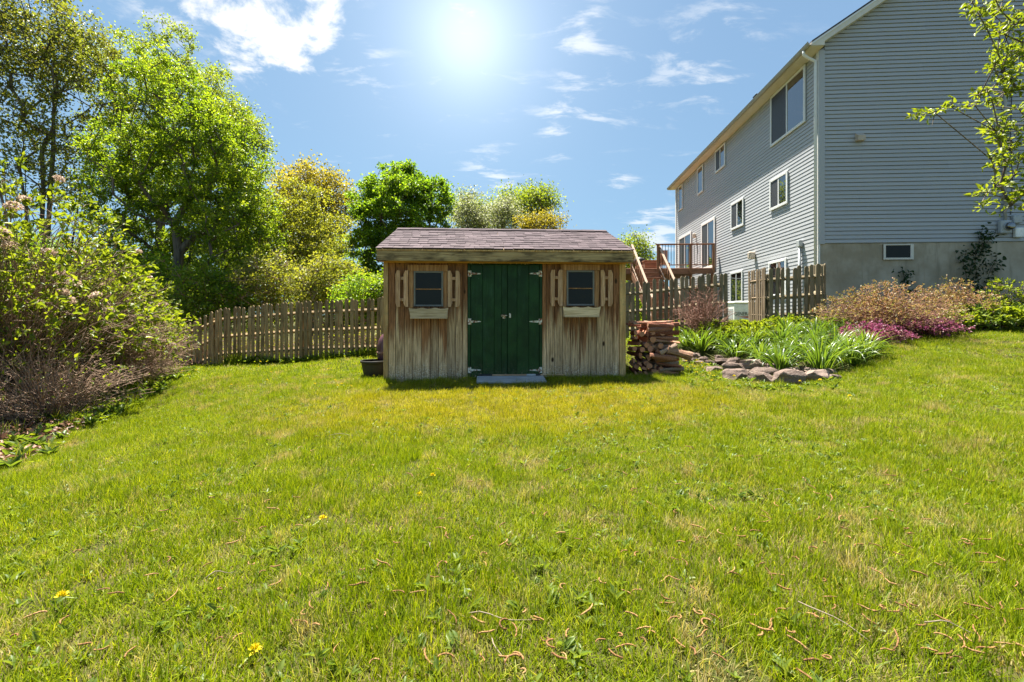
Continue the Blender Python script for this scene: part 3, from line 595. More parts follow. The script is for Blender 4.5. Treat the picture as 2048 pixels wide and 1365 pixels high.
V = []; pf = [(-EO - 0.02, rz(-EO) - 0.06), (-EO - 0.02, ZW + 0.005), (-EO - 0.075, ZW + 0.005), (-EO - 0.10, ZW + 0.05), (-EO - 0.115, ZW + 0.09), (-EO - 0.107, ZW + 0.09), (-EO - 0.093, ZW + 0.05), (-EO - 0.07, ZW + 0.012), (-EO - 0.028, ZW + 0.012), (-EO - 0.028, rz(-EO) - 0.06)]
prism('gutter', pf, -GO - 0.02, HL + GO + 0.02, M['gutter'], roof_h)
ds = [(-EO - 0.06, 0.06, ZW + 0.01), (-EO - 0.06, 0.06, ZW - 0.08), (-EO + 0.04, 0.06, ZW - 0.16), (-0.07, 0.06, ZW - 0.26), (-0.07, 0.06, ZW - 0.4), (-0.07, 0.06, 0.9)]
V, Fs = chain(ds, [0.036] * 6, 10); put('downspout', mesh(V, Fs, M['white_trim'], True), house)
ch = box('chimney_pipe', 1.75, 1.97, hs(1424) - 0.1, hs(1424) + 0.12, 8.9, 10.05, M['black'], roof_h, 0.03)
box('chimney_cap', -0.05, 0.27, -0.05, 0.27, 1.18, 1.22, M['black'], ch, 0.01)
# windows of the long wall: (px left, px right, px row top at right, bottom at right, kind)
def lwin(s0, s1, z0, z1_, kind, tw=0.075):
    o = abox('window', -0.012, 0.005, s0 + 0.02, s1 - 0.02, z0 + 0.02, z1_ - 0.02, M['screen'], house, 0.002)
    fx0, fx1 = -0.045, -0.010
    for nm, q in (('window_frame', (s0, s0 + tw, z0, z1_)), ('window_frame', (s1 - tw, s1, z0, z1_)), ('window_frame', (s0 + tw + .001, s1 - tw - .001, z0, z0 + tw)), ('window_frame', (s0 + tw + .001, s1 - tw - .001, z1_ - tw, z1_))):
        box(nm, fx0, fx1, q[0], q[1], q[2], q[3], M['white_trim'], o, 0.006)
    a, b = s0 + tw + 0.002, s1 - tw - 0.002; c, d = z0 + tw + 0.002, z1_ - tw - 0.002; m_ = (a + b) / 2
    if kind == 'slide':
        box('mullion', -0.036, -0.012, m_ - 0.028, m_ + 0.028, c, d, M['white_trim'], o, 0.004)
        box('pane', -0.022, -0.014, a, m_ - 0.03, c, d, M['glass'], o, 0.001); box('insect_screen', -0.030, -0.022, m_ + 0.03, b, c, d, M['screen'], o, 0.001)
    elif kind == 'grid':
        box('mullion', -0.036, -0.012, m_ - 0.02, m_ + 0.02, c, d, M['white_trim'], o, 0.004)
        for (p, q) in ((a, m_ - 0.021), (m_ + 0.021, b)): box('pane', -0.022, -0.014, p, q, c, d, M['glass'], o, 0.001)
    else: box('pane', -0.022, -0.014, a, b, c, d, M['glass'], o, 0.001)
    return o
for (pl, pr, yt, yb, kind) in ((1543, 1613, 128, 243.6, 'slide'), (1432, 1452, 284, 331.5, 'slide'), (1396, 1407.3, 328, 383, 'one'), (1358, 1366.3, 367, 417.6, 'one'),
                               (1541.8, 1577.7, 340.7, 406.6, 'slide'), (1463.7, 1489, 394, 450.6, 'slide'), (1462, 1487, 540, 606, 'grid'), (1539.5, 1575, 516, 592, 'grid')):
    lwin(hs(pr), hs(pl), hz(pr, yb), hz(pr, yt), kind)
for (pl, pr, yt) in ((1404, 1431.5, 433), (1359, 1384, 462)):
    o = lwin(hs(pr), hs(pl), 3.02, hz(pr, yt), 'slide', 0.11); o.name = 'sliding_door'
lb = abox('wall_lamp', -0.14, -0.012, hs(1392) - 0.06, hs(1392) + 0.06, 4.62, 4.80, M['tan_plastic'], house, 0.02)
# things fixed to the long wall
box('security_light', -0.22, -0.012, hs(1510) - 0.09, hs(1510) + 0.07, hz(1510, 518), hz(1510, 504), M['tan_plastic'], house, 0.03)
s_ = hs(1604); cb = abox('conduit_box', -0.11, -0.012, s_ - 0.08, s_ + 0.08, hz(1604, 494), hz(1604, 481), M['grey_metal'], house, 0.01)
V, Fs = chain([(-0.06, s_, hz(1604, 494)), (-0.06, s_, 1.2)], [0.035, 0.035], 10); put('conduit', mesh(V, Fs, M['grey_metal'], True), cb)
# gable wall fittings
v_ = gxx(1717); vz = gzz(1717, 277)
vent = prism('dryer_vent', [(-0.13, vz - 0.09), (-0.012, vz - 0.09), (-0.012, vz + 0.10), (-0.05, vz + 0.10), (-0.13, vz + 0.03)], v_ - 0.09, v_ + 0.09, M['tan_plastic'], house, 'x')
x0, x1 = gxx(1766), gxx(1826); za, zb_ = gzz(1796, 520), gzz(1796, 489)
bw = abox('basement_window', x0, x1, -0.006, 0.012, za, zb_, M['dark'], house, 0.002)
for q in ((x0 - .001, x0 + 0.05, za, zb_), (x1 - 0.075, x1 + .001, za, zb_), (x0 + .051, x1 - .076, za, za + 0.05), (x0 + .051, x1 - .076, zb_ - 0.03, zb_)):
    box('window_frame', q[0], q[1], -0.03, -0.007, q[2], q[3], M['cream'], bw, 0.004)
box('pane', x0 + .052, x1 - .077, -0.016, -0.009, za + .051, zb_ - .031, M['pane'], bw, 0.001)
mx = gxx(2005); mz = gzz(2005, 455)
meter = abox('electric_meter', mx - 0.14, mx + 0.12, -0.12, -0.012, mz - 0.17, mz + 0.15, M['grey_metal'], house, 0.02)
V, Fs = chain([(mx + 0.02, -0.12, mz), (mx + 0.02, -0.17, mz), (mx + 0.02, -0.22, mz), (mx + 0.02, -0.23, mz)], [0.095, 0.095, 0.085, 0.05], 20); put('meter_dial', mesh(V, Fs, M['glass'], True), meter)
V, Fs = chain([(mx + 0.02, -0.124, mz), (mx + 0.02, -0.14, mz)], [0.108, 0.105], 20); put('meter_ring', mesh(V, Fs, M['grey_metal'], True), meter)
V, Fs = chain([(mx - 0.0, -0.065, mz + 0.15), (mx, -0.065, gzz(2012, 95)), (mx + 0.02, -0.08, gzz(2012, 80)), (mx + 0.1, -0.1, gzz(2012, 72))], [0.032] * 4, 10); put('service_conduit', mesh(V, Fs, M['grey_metal'], True), meter)
for zc in (gzz(2010, 160), gzz(2010, 330), gzz(2010, 420)): box('conduit_strap', mx - 0.05, mx + 0.05, -0.075, -0.012, zc - 0.015, zc + 0.015, M['grey_metal'], meter, 0.004)
V, Fs = chain([(mx + 0.16, -0.03, mz + 0.3), (mx + 0.20, -0.03, mz + 1.2), (mx + 0.15, -0.03, mz + 2.2), (mx + 0.19, -0.03, mz + 3.4)], [0.008] * 4, 6); put('cable', mesh(V, Fs, M['black'], True), meter)
for (pa, ya, yb, dd) in ((2020, 432, 448, 0.10), (2024, 457, 476, 0.09)):
    xx = gxx(pa); box('utility_box', xx, xx + 0.20, -dd, -0.012, gzz(pa, yb), gzz(pa, ya), M['pale_plastic'] if pa == 2024 else M['grey_metal'], house, 0.012)

# ------------------------------------------------------------------ standby generator by the wall
def on_wall(s, out, z=0.0): return (HX + uS * s - uC * out, HYY + uC * s + uS * out, z)
gp = at(1500, 600, 13.3); gzb = CZ + (HY - 652) / F * 13.3
gen = thing('standby_generator', 'pale grey standby generator cabinet standing behind the open picket gate', 'generator', (gp[0], 13.3, gzb), -TH)
abox('base_pad', -0.49, 0.52, -0.05, 0.70, -0.9, 0.05, M['concrete'], gen, 0.01)
body = abox('cabinet', -0.44, 0.48, 0.0, 0.64, 0.055, 0.64, M['pale_plastic'], gen, 0.02)
abox('lid', -0.46, 0.50, -0.03, 0.66, 0.645, 0.72, M['pale_plastic'], gen, 0.03)
abox('vent_panel', -0.445, -0.4405, 0.10, 0.54, 0.15, 0.5, M['grey_metal'], gen, 0.001)
abox('plinth', -0.445, 0.485, -0.008, 0.645, 0.052, 0.11, M['grey_metal'], gen, 0.005)
cu = bpy.data.curves.new('lettering', 'FONT'); cu.body = 'GENERAC'; cu.size = 0.12; cu.extrude = 0.0015; cu.align_x = 'CENTER'; cu.materials.append(M['black'])
tx = bpy.data.objects.new('lettering', cu); tx.location = (-0.18, -0.004, 0.30); tx.rotation_euler = (math.pi / 2, 0, 0); tx.scale = (1.0, 1.25, 1); link(tx, gen); bpy.context.view_layer.update(); lm_ = bpy.data.meshes.new_from_object(tx.evaluated_get(bpy.context.evaluated_depsgraph_get())); lt_ = put('lettering', lm_, gen, tx.location, tx.rotation_euler, tx.scale); bpy.data.objects.remove(tx); lt_.name = 'lettering'
M['red'] = plain('red_print', (0.55, 0.06, 0.025), 0.5)
prism('red_swoosh', [(-0.40, 0.265), (0.04, 0.28), (0.04, 0.225)], -0.005, -0.0010, M['red'], gen)

# ------------------------------------------------------------------ deck and stairs
DY0, DZ = 18.5, 2.97
deck = thing('wooden_deck', 'raised redwood deck with baluster railing against the far end of the house', 'deck', (5.87, DY0, 0), -TH)
dwx = (8.25 - 5.87) - 0.10
for i in range(40):
    y = i * 0.142
    if y < 5.6: box('floor_board', -2.0, dwx, y + 0.002, y + 0.138, DZ - 0.04, DZ, M['deck'], deck, 0.004)
box('rim_joist', -2.02, dwx, -0.045, -0.002, DZ - 0.24, DZ - 0.012, M['deck'], deck, 0.005)
box('rim_joist', -2.06, -2.021, -0.045, 5.6, DZ - 0.24, DZ - 0.012, M['deck'], deck, 0.005)
for x in (-1.9, 0.05, dwx - 0.1):
    for y in (0.02, 2.7, 5.4): box('support_post', x, x + 0.10, y, y + 0.10, -0.2, DZ - 0.041, M['deck_v'], deck, 0.006)
for x in (0.0, 1.28, dwx - 0.09): box('rail_post', x, x + 0.09, -0.092, -0.047, DZ - 0.22, DZ + 0.93, M['deck_v'], deck, 0.005)
box('top_rail', -0.03, dwx, -0.13, 0.02, DZ + 0.931, DZ + 0.975, M['deck'], deck, 0.006)
box('lower_rail', 0.091, dwx - 0.091, -0.085, -0.05, DZ + 0.10, DZ + 0.14, M['deck'], deck, 0.004)
for i in range(1, 20):
    x = i * dwx / 20
    if abs(x - 1.32) > 0.05: V, Fs = chain([(x, -0.068, DZ + 0.14), (x, -0.068, DZ + 0.93)], [0.011, 0.011], 8); put('baluster', mesh(V, Fs, M['black'], True), deck)
box('top_rail', -2.10, -1.96, -0.1, 5.6, DZ + 0.931, DZ + 0.975, M['deck'], deck, 0.006)
for i in range(12): box('rail_post', -2.08, -2.03, 0.0 + i * 0.48, 0.05 + i * 0.48, DZ, DZ + 0.93, M['deck_v'], deck, 0.005)
# stairs run down towards the viewer from the deck edge
SA = (4.88, 18.44); SB = (4.65, 16.55); dxs, dys = SB[0] - SA[0], SB[1] - SA[1]
sang = math.atan2(dxs, -dys); run = math.hypot(dxs, dys)
stairs = thing('wooden_stairs', 'redwood stairs with pale sloping handrails climbing to the deck', 'stairs', (SA[0], SA[1], 0), -sang)
n = 11; zg = 0.74; rise = (DZ - zg) / n; tr = run / (n - 1); SWd = 1.08
for i in range(1, n):
    z = DZ - i * rise; y = -(i - 1) * tr
    box('tread', 0.0, SWd, -tr - 0.02 + y, y, z - 0.035, z, M['deck'], stairs, 0.004)
    box('riser', 0.01, SWd - 0.01, y + 0.001, y + 0.02, z - 0.034, z + rise - 0.037, M['deck'], stairs, 0.002)
for x in (-0.045, SWd + 0.002):
    prism('stringer', [(0.03, DZ - 0.05), (0.03, DZ - 0.38), (-run, zg - 0.1), (-run - 0.1, zg - 0.1), (-run - 0.1, zg + 0.12)], x, x + 0.042, M['deck'], stairs, 'x')
for x in (-0.06, SWd - 0.0):
    hr = 0.92
    prism('handrail', [(0.0, DZ + hr + 0.04), (0.0, DZ + hr), (-run - 0.05, zg + rise + hr - 0.2), (-run - 0.05, zg + rise + hr - 0.16)], x, x + 0.09, M['rail_pale'], stairs, 'x')
    prism('lower_handrail', [(0.0, DZ + 0.16), (0.0, DZ + 0.11), (-run, zg + rise + 0.0), (-run, zg + rise + 0.05)], x + 0.02, x + 0.06, M['rail_pale'], stairs, 'x')
    box('newel_post', x, x + 0.09, -run - 0.10, -run - 0.01, zg - 0.15, zg + rise + hr - 0.21, M['deck_v'], stairs, 0.006)
    box('newel_post', x, x + 0.09, 0.0, 0.06, DZ - 0.2, DZ + hr - 0.01, M['deck_v'], stairs, 0.006)
    for i in range(1, 12):
        u = i / 12; y = -run * u; zz = DZ + (zg + rise - DZ) * u
        V, Fs = chain([(x + 0.04, y, zz + 0.1 - 0.05 * u), (x + 0.04, y, zz + hr - 0.17 * u)], [0.012, 0.012], 6); put('baluster', mesh(V, Fs, M['deck_v'], True), stairs)
# deck furniture
bx_ = thing('storage_box', 'brown slatted storage box standing on the deck behind the stairs', 'storage box', at(1289, 543, 20.2)[:2] + (DZ,), -TH)
for i in range(5): box('slat', 0, 0.56, -0.02, 0.0, 0.02 + i * 0.095, 0.11 + i * 0.095, M['deck'], bx_, 0.004)
box('carcass', 0.005, 0.555, 0.001, 0.45, 0.0, 0.49, M['deck'], bx_, 0.004); box('lid', -0.02, 0.58, -0.04, 0.47, 0.50, 0.54, M['deck'], bx_, 0.006)
pl = thing('deck_planter', 'low brown planter trough on the deck left of the storage box', 'planter', at(1273, 543, 20.4)[:2] + (DZ,), -TH)
for i in range(3): box('slat', 0, 0.30, -0.02, 0.0, 0.0 + i * 0.11, 0.10 + i * 0.11, M['deck'], pl, 0.004)
box('trough', 0.004, 0.296, 0.001, 0.3, 0.0, 0.32, M['deck_v'], pl, 0.004)
chr_ = thing('deck_chair', 'tall reddish slatted chair behind the deck railing', 'chair', at(1323, 543, 19.6)[:2] + (DZ,), -TH)
for i in range(5): box('back_slat', 0.0 + i * 0.075, 0.068 + i * 0.075, 0.40, 0.42, 0.36, 0.95, M['deck_v'], chr_, 0.004)
box('seat', 0, 0.37, 0.0, 0.42, 0.33, 0.358, M['deck'], chr_, 0.004)
for x in (0.0, 0.32):
    for y in (0.01, 0.38): box('leg', x, x + 0.045, y, y + 0.03, 0.0, 0.329, M['deck_v'], chr_, 0.003)
gr = thing('kettle_grill', 'small black domed grill at the far left of the deck', 'grill', at(1279, 520, 21.5)[:2] + (DZ,))
V, Fs = chain([(0, 0, 0.45), (0, 0, 0.52), (0, 0, 0.62), (0, 0, 0.72), (0, 0, 0.80), (0, 0, 0.85)], [0.10, 0.22, 0.27, 0.26, 0.18, 0.03], 18); put('bowl', mesh(V, Fs, M['black'], True), gr)
for a_ in (0.4, 2.5, 4.6): V, Fs = chain([(0.12 * math.cos(a_), 0.12 * math.sin(a_), 0.5), (0.24 * math.cos(a_), 0.24 * math.sin(a_), 0.0)], [0.012, 0.012], 6); put('leg', mesh(V, Fs, M['grey_metal']), gr)
pts_ = [(6.6, 25.5, 4.1), (5.0, 27, 4.0), (3.4, 28.5, 3.95), (-6, 40, 4.4)]
wr = put('utility_wire', mesh(*chain(pts_, [0.012] * 4, 5), M['black'])); tag(wr, 'thin utility wire crossing the sky behind the deck', 'wire')

# ------------------------------------------------------------------ picket fences
def picket_mesh(h, w=0.078, th=0.019):
    pts = [(-w / 2, 0), (w / 2, 0), (w / 2, h - 0.035), (w * 0.36, h - 0.012), (w * 0.15, h), (-w * 0.15, h), (-w * 0.36, h - 0.012), (-w / 2, h - 0.035)]
    n = len(pts); V = [(x, y, z) for y in (-th / 2, th / 2) for (x, z) in pts]
    Fs = [list(range(n)), list(range(2 * n - 1, n - 1, -1))] + [[i, i + n, (i + 1) % n + n, (i + 1) % n] for i in range(n)]
    return mesh(V, Fs, M['fence'])
PK = [picket_mesh(1.22 + 0.012 * i) for i in (-1, 0, 0, 1)]; GK = []; MK = []
for p in PK: q = p.copy(); q.materials[0] = M['fence_dark']; GK.append(q); q = p.copy(); q.materials[0] = M['fence_moss']; MK.append(q)
def fence(name, label, path, cat='fence', sp=0.117, kinds=PK, rails=(0.22, 0.60, 0.98), posts=True, base=None, mat='fence', back=1, mk=None):
    """path: list of (x, y); pickets follow the ground; rails run behind them"""
    P = np.array(path, float); seg = np.diff(P, axis=0); ln = np.hypot(seg[:, 0], seg[:, 1]); cum = np.concatenate([[0], np.cumsum(ln)])
    def pt(s):
        i = min(np.searchsorted(cum, s, 'right') - 1, len(ln) - 1); u = (s - cum[i]) / ln[i]; p = P[i] + seg[i] * u
        return p[0], p[1], math.atan2(seg[i][1], seg[i][0])
    zf = base or (lambda x, y: g1(x, y) + 0.03)
    x0, y0, _ = pt(0); f = thing(name, label, cat, (x0, y0, zf(x0, y0)))
    z0 = zf(x0, y0); s = sp * 0.5; i = 0
    while s < cum[-1]:
        x, y, a = pt(s); zz = zf(x, y)
        put('picket', random.choice(kinds), f, (x - x0, y - y0, zz - z0 + random.uniform(-0.02, 0.02)), (random.uniform(-0.02, 0.02), random.uniform(-0.024, 0.024), a + random.uniform(-0.09, 0.09)), (random.uniform(0.92, 1.06), 1, 1))
        s += sp * random.uniform(0.96, 1.04)
    for hgt in rails:
        s = 0.0
        while s < cum[-1] - 0.05:
            e = min(s + 2.3, cum[-1]); nxt = [c for c in cum if s + 0.05 < c < e]
            if nxt: e = nxt[0]
            a0, b0 = pt(s + 1e-4), pt(e - 1e-4); nx_, ny_ = -math.sin(a0[2]) * 0.032 * back, math.cos(a0[2]) * 0.032 * back
            p0 = (a0[0] - x0 + nx_, a0[1] - y0 + ny_, zf(a0[0], a0[1]) - z0 + hgt); p1 = (b0[0] - x0 + nx_, b0[1] - y0 + ny_, zf(b0[0], b0[1]) - z0 + hgt)
            V, Fs = chain([p0, p1], [0.04, 0.04], 4); put('rail', mesh(V, Fs, M[mat]), f); s = e
    if posts:
        s = 0.06
        while s <= cum[-1] + 0.01:
            x, y, a = pt(min(s, cum[-1] - 1e-3)); zz = zf(x, y) - z0; q = 0.11 * back
            V, Fs = cbox(0.09, 0.09, 1.45, 0.008); put('post', mesh(np.array(V) - np.array([0.045, 0.045, 0]), Fs, M[mat]), f, (x - x0 - math.sin(a) * q, y - y0 + math.cos(a) * q, zz - 0.35), (0, 0, a)); s += 2.3
    return f
def fpath(l): return [((px - CX) / F * Y, Y) for px, Y in l]
def zprof(l):
    """top rows of the fence read from the photograph -> picket foot height as a function of x"""
    xs = [(px - CX) / F * Y for px, py, Y in l]; zs = [CZ + (HY - py) / F * Y - 1.22 for px, py, Y in l]
    return lambda x, y: float(np.interp(x, xs, zs))
fence('picket_fence', 'long weathered picket fence running from the shed left behind the shrubs', fpath([(250, 10.6), (352, 10.5), (440, 10.1), (600, 9.7), (772, 9.35)]),
      base=zprof([(250, 700, 10.6), (352, 655, 10.5), (395, 640, 10.3), (440, 618, 10.1), (520, 610, 9.9), (600, 604, 9.7), (680, 600, 9.5), (772, 596, 9.35)]))
fence('picket_fence', 'mossy picket fence between the shed and the open gate', fpath([(1238, 9.75), (1458, 9.7)]), kinds=MK, mat='fence_moss', base=zprof([(1238, 568, 9.75), (1300, 562, 9.7), (1380, 553, 9.7), (1458, 546, 9.7)]))
fence('picket_fence', 'short picket fence panel turning back to the house corner by the concrete foundation', fpath([(1536, 9.6), (1646, 9.5)]) + [(6.72, 9.75), (7.30, 11.25)], kinds=MK, mat='fence_moss', base=lambda x, y: float(np.interp(x, [5.4, 6.6, 7.4], [.785, .87, 1.02])), cat='fence')
hx, hy = (1536 - CX) / F * 9.6, 9.66; ga = math.radians(82)
fence('picket_gate', 'narrow picket gate standing open between the two fence runs', [(hx - 0.02, hy), (hx - 0.02 + 0.95 * math.cos(ga), hy + 0.95 * math.sin(ga))], cat='gate', sp=0.118, kinds=GK, posts=False, base=lambda x, y: 0.80 + 0.02 * (y - hy), mat='fence_dark', back=-1)
a_, b_ = at(1457, 556, 9.75), at(1500, 556, 10.1)
wr = put('gate_wire', mesh(*chain([a_, ((a_[0] + b_[0]) / 2, 9.95, a_[2] - 0.004), b_], [0.006] * 3, 6), M['grey_metal'])); tag(wr, 'thin grey wire strung across the gate opening', 'wire')

# ------------------------------------------------------------------ vegetation
L = {}
L['mid'] = leaf_mat('leaf_fresh_green', [(0.07, 0.135, 0.010), (0.135, 0.225, 0.014), (0.215, 0.305, 0.022), (0.32, 0.385, 0.04)])
L['dark'] = leaf_mat('leaf_maple_green', [(0.055, 0.125, 0.010), (0.11, 0.215, 0.014), (0.18, 0.30, 0.02), (0.28, 0.39, 0.035)], 0.55)
L['pale'] = leaf_mat('leaf_pale_green', [(0.10, 0.155, 0.018), (0.18, 0.25, 0.028), (0.27, 0.33, 0.045)])
L['yellow'] = leaf_mat('leaf_yellow_green', [(0.13, 0.165, 0.018), (0.21, 0.24, 0.03), (0.32, 0.335, 0.06)], 0.52)
L['tan'] = leaf_mat('leaf_bronze_bud', [(0.13, 0.125, 0.016), (0.23, 0.21, 0.03), (0.35, 0.31, 0.05)], 0.52)
L['olive'] = leaf_mat('leaf_olive_bronze', [(0.09, 0.075, 0.02), (0.13, 0.15, 0.026), (0.17, 0.21, 0.034), (0.22, 0.28, 0.05)], 0.5)
L['lime'] = leaf_mat('leaf_lime', [(0.09, 0.14, 0.012), (0.17, 0.23, 0.016), (0.26, 0.31, 0.026)], 0.5)
L['white'] = leaf_mat('white_blossom', [(0.16, 0.20, 0.03), (0.26, 0.29, 0.06), (0.50, 0.50, 0.36), (0.24, 0.28, 0.05), (0.32, 0.34, 0.09)], 0.5, (1, 1, 1))
L['pink'] = leaf_mat('leaf_coppery_pink', [(0.14, 0.16, 0.03), (0.22, 0.22, 0.05), (0.26, 0.12, 0.065), (0.30, 0.27, 0.07), (0.40, 0.22, 0.15), (0.30, 0.30, 0.08)], 0.4, (1.2, 1.1, 0.9))
L['magenta'] = leaf_mat('magenta_blossom', [(0.10, 0.11, 0.03), (0.36, 0.07, 0.19), (0.16, 0.07, 0.045), (0.52, 0.13, 0.32), (0.14, 0.14, 0.04)], 0.35, (1.1, 1, 1))
L['beige'] = leaf_mat('dry_flower_beige', [(0.42, 0.29, 0.20), (0.60, 0.45, 0.34), (0.74, 0.61, 0.50)], 0.35, (1, 1, 1))
L['lily'] = leaf_mat('lily_leaf', [(0.05, 0.10, 0.016), (0.10, 0.175, 0.022), (0.18, 0.25, 0.034)], 0.45, rough=0.32, spec=0.5)
L['vine'] = leaf_mat('vine_leaf', [(0.012, 0.035, 0.008), (0.03, 0.07, 0.015)], 0.3)
L['litter'] = leaf_mat('dead_leaf_litter', [(0.15, 0.07, 0.04), (0.27, 0.14, 0.085), (0.42, 0.27, 0.19)], 0.2, (1, 1, 1))
L['weed'] = leaf_mat('weed_leaf', [(0.055, 0.105, 0.016), (0.11, 0.17, 0.024), (0.19, 0.24, 0.04)], 0.45)
L['conifer'] = leaf_mat('conifer_needles', [(0.012, 0.028, 0.010), (0.025, 0.05, 0.016)], 0.2)

def grow(base, stems, centres, r0, wander=0.10, zpref=0.35):
    """connect clump centres to a growing skeleton; returns branch segments and end directions"""
    nodes = []; par = []; plen = []
    for st in stems:
        prev = -1
        for p in st:
            nodes.append(np.array(p, float)); par.append(prev if prev >= 0 else (-1)); plen.append(0 if prev < 0 else plen[prev] + np.linalg.norm(nodes[-1] - nodes[prev])); prev = len(nodes) - 1
    b = np.array(base, float)[:3]; order = np.argsort(np.linalg.norm(centres - b, axis=1)); ends = np.zeros(len(centres), int)
    for ci in order:
        c = centres[ci]; A = np.array(nodes); d = np.linalg.norm(A - c, axis=1)
        cost = d + zpref * np.array(plen) * 0.5 + np.where(A[:, 2] > c[2] - 0.15 * d, 1.6 * d, 0.0)
        j = int(np.argmin(cost)); dist = d[j]; k = max(1, int(dist / 0.7)); prev = j; p0 = nodes[j]
        for q in range(1, k + 1):
            u = q / k; p = p0 + (c - p0) * u; p = p + np.array([0, 0, 0.12 * dist * math.sin(math.pi * u) * 0.6]) + (rng.normal(size=3) * wander * dist / k * 0.5 if q < k else 0)
            nodes.append(p); par.append(prev); plen.append(plen[prev] + np.linalg.norm(p - nodes[prev])); prev = len(nodes) - 1
        ends[ci] = prev
    cnt = np.zeros(len(nodes)); cnt[ends] += 1
    for i in range(len(nodes) - 1, -1, -1):
        if par[i] >= 0: cnt[par[i]] += cnt[i]
    mx = max(cnt.max(), 1); rad = r0 * np.maximum(cnt, 0.6) ** 0.52 / mx ** 0.52
    segs = [(nodes[par[i]], nodes[i], max(rad[par[i]] if cnt[par[i]] < 3 * cnt[i] + 1 else rad[i] * 1.3, 0.006), max(rad[i], 0.005)) for i in range(len(nodes)) if par[i] >= 0]
    dirs = np.array([nodes[e] - nodes[par[e]] for e in ends]); return segs, unit(dirs)
def ell_points(ells, n, shell=0.35):
    vol = np.array([e[1][0] * e[1][1] * e[1][2] for e in ells]) ** 0.75; ch = rng.choice(len(ells), n, p=vol / vol.sum())
    d = unit(rng.normal(size=(n, 3))); rr = (shell ** 3 + (1 - shell ** 3) * rng.random(n)) ** (1 / 3)
    C = np.array([e[0] for e in ells])[ch]; R = np.array([e[1] for e in ells])[ch]
    return C + d * R * rr[:, None]
def clump_leaves(centres, dirs, per, cr, size, flat=0.7, width=0.6, twigs=6, droop=0.0, six=False, jit=0.35):
    """short twigs radiating from each clump, leaves set along them"""
    n = len(centres); T = unit(rng.normal(size=(n, twigs, 3)) * np.array([1, 1, flat]) + dirs[:, None, :] * 0.9) * (cr * rng.uniform(0.5, 1.25, (n, twigs, 1)))
    T[..., 2] -= droop * cr
    seg = [(centres[i], centres[i] + T[i, j], 0.006, 0.003) for i in range(n) for j in range(twigs)]
    m = n * per; ci = np.repeat(np.arange(n), per); tj = rng.integers(0, twigs, m); u = rng.beta(1.6, 1.0, m)
    P = centres[ci] + T[ci, tj] * u[:, None] + rng.normal(size=(m, 3)) * cr * jit * np.array([1, 1, flat])
    ax = unit(T[ci, tj]) * 0.7 + rng.normal(size=(m, 3)) * 0.7 - np.array([0, 0, droop + 0.15])
    V, Fc = leaves(P, ax, size * rng.uniform(0.6, 1.25, m), width, six=six); return V, Fc, seg
def tree(name, label, base, ells, n, per, cr, size, r0, leaf, bark='bark', cat='tree', stems=None, group=None, shell=0.35, flat=0.7, width=0.62, twigs=6, wander=0.12, sides=6, droop=0.0, crown='crown', jit=0.35):
    base = np.array(base, float); C = ell_points(ells, n, shell) - base
    if stems is None:
        top = np.array(ells[0][0]) - base; k = 9
        stems = [[np.array([top[0] * (i / k) ** 1.5 + rng.normal() * 0.03 * i, top[1] * (i / k) ** 1.5, -0.15 + (top[2] + 0.15) * i / k]) for i in range(k + 1)]]
    segs, dirs = grow((0, 0, 0), stems, C, r0, wander)
    V, Fc, ts = clump_leaves(C, dirs, per, cr, size, flat, width, twigs, droop, jit=jit)
    t_ = thing(name, label, cat, tuple(base), 0, group)
    put('trunk', mesh_join([(*tubes(segs, sides), 0), (*tubes(ts, 3), 0)], [M[bark]], True), t_)
    o = put(crown, mesh(V, Fc, L[leaf]), t_); o['kind'] = 'stuff'; return t_
def E(px, py, Y, rx, ry, rd=None):
    """ellipsoid from a pixel centre and pixel radii at distance Y"""
    s = Y / F; return (at(px, py, Y), (rx * s, (rd if rd else 0.8 * rx * s), ry * s))
def foot(px, Y): x = (px - CX) / F * Y; return (x, Y, g1(x, Y) - 0.05)

# the trees beyond the fence
def fan(base_h, spread, top, k):
    out_ = []
    for i in range(k):
        a = -1 + 2 * i / (k - 1); a += rng.normal() * 0.08
        oy = rng.normal() * 0.5; out_.append([np.array([0.55 * a + a * spread * (q / 6) ** 1.2 + rng.normal() * 0.05, oy * (0.3 + q / 6), -0.2 + (top + 0.2) * (1 - 0.12 * abs(a)) * q / 6]) for q in range(7)])
    return out_
b4 = foot(85, 17)
tree('maple_tree', 'tall sparse bronze leaved maple with many upright stems at far left', b4, [E(70, 150, 17, 150, 190, 2.4), E(0, 60, 17, 140, 130, 2.4), E(170, 120, 17, 60, 90, 1.2), E(60, 330, 17, 150, 90, 2.2)], 520, 46, 0.36, 0.115, 0.07, 'olive', stems=fan(1, 2.5, 9.2, 15), shell=0.1, width=0.7, jit=0.45)
tree('tall_tree', 'tall pale green tree rising behind the bright green one', foot(318, 20.5), [E(325, 130, 20.5, 75, 85, 2.0), E(255, 190, 20.5, 90, 90, 2.0), E(400, 210, 20.5, 60, 90, 1.8), E(330, 300, 20.5, 120, 120, 2.4)], 360, 75, 0.44, 0.105, 0.18, 'pale', shell=0.15, jit=0.24)
tree('tall_tree', 'slim pale green tree at the right shoulder of the bright green one', foot(455, 19), [E(445, 240, 19, 45, 85, 1.2), E(490, 330, 19, 45, 110, 1.2), E(450, 420, 19, 60, 90, 1.4)], 240, 85, 0.42, 0.1, 0.13, 'pale', 'birch', shell=0.15)
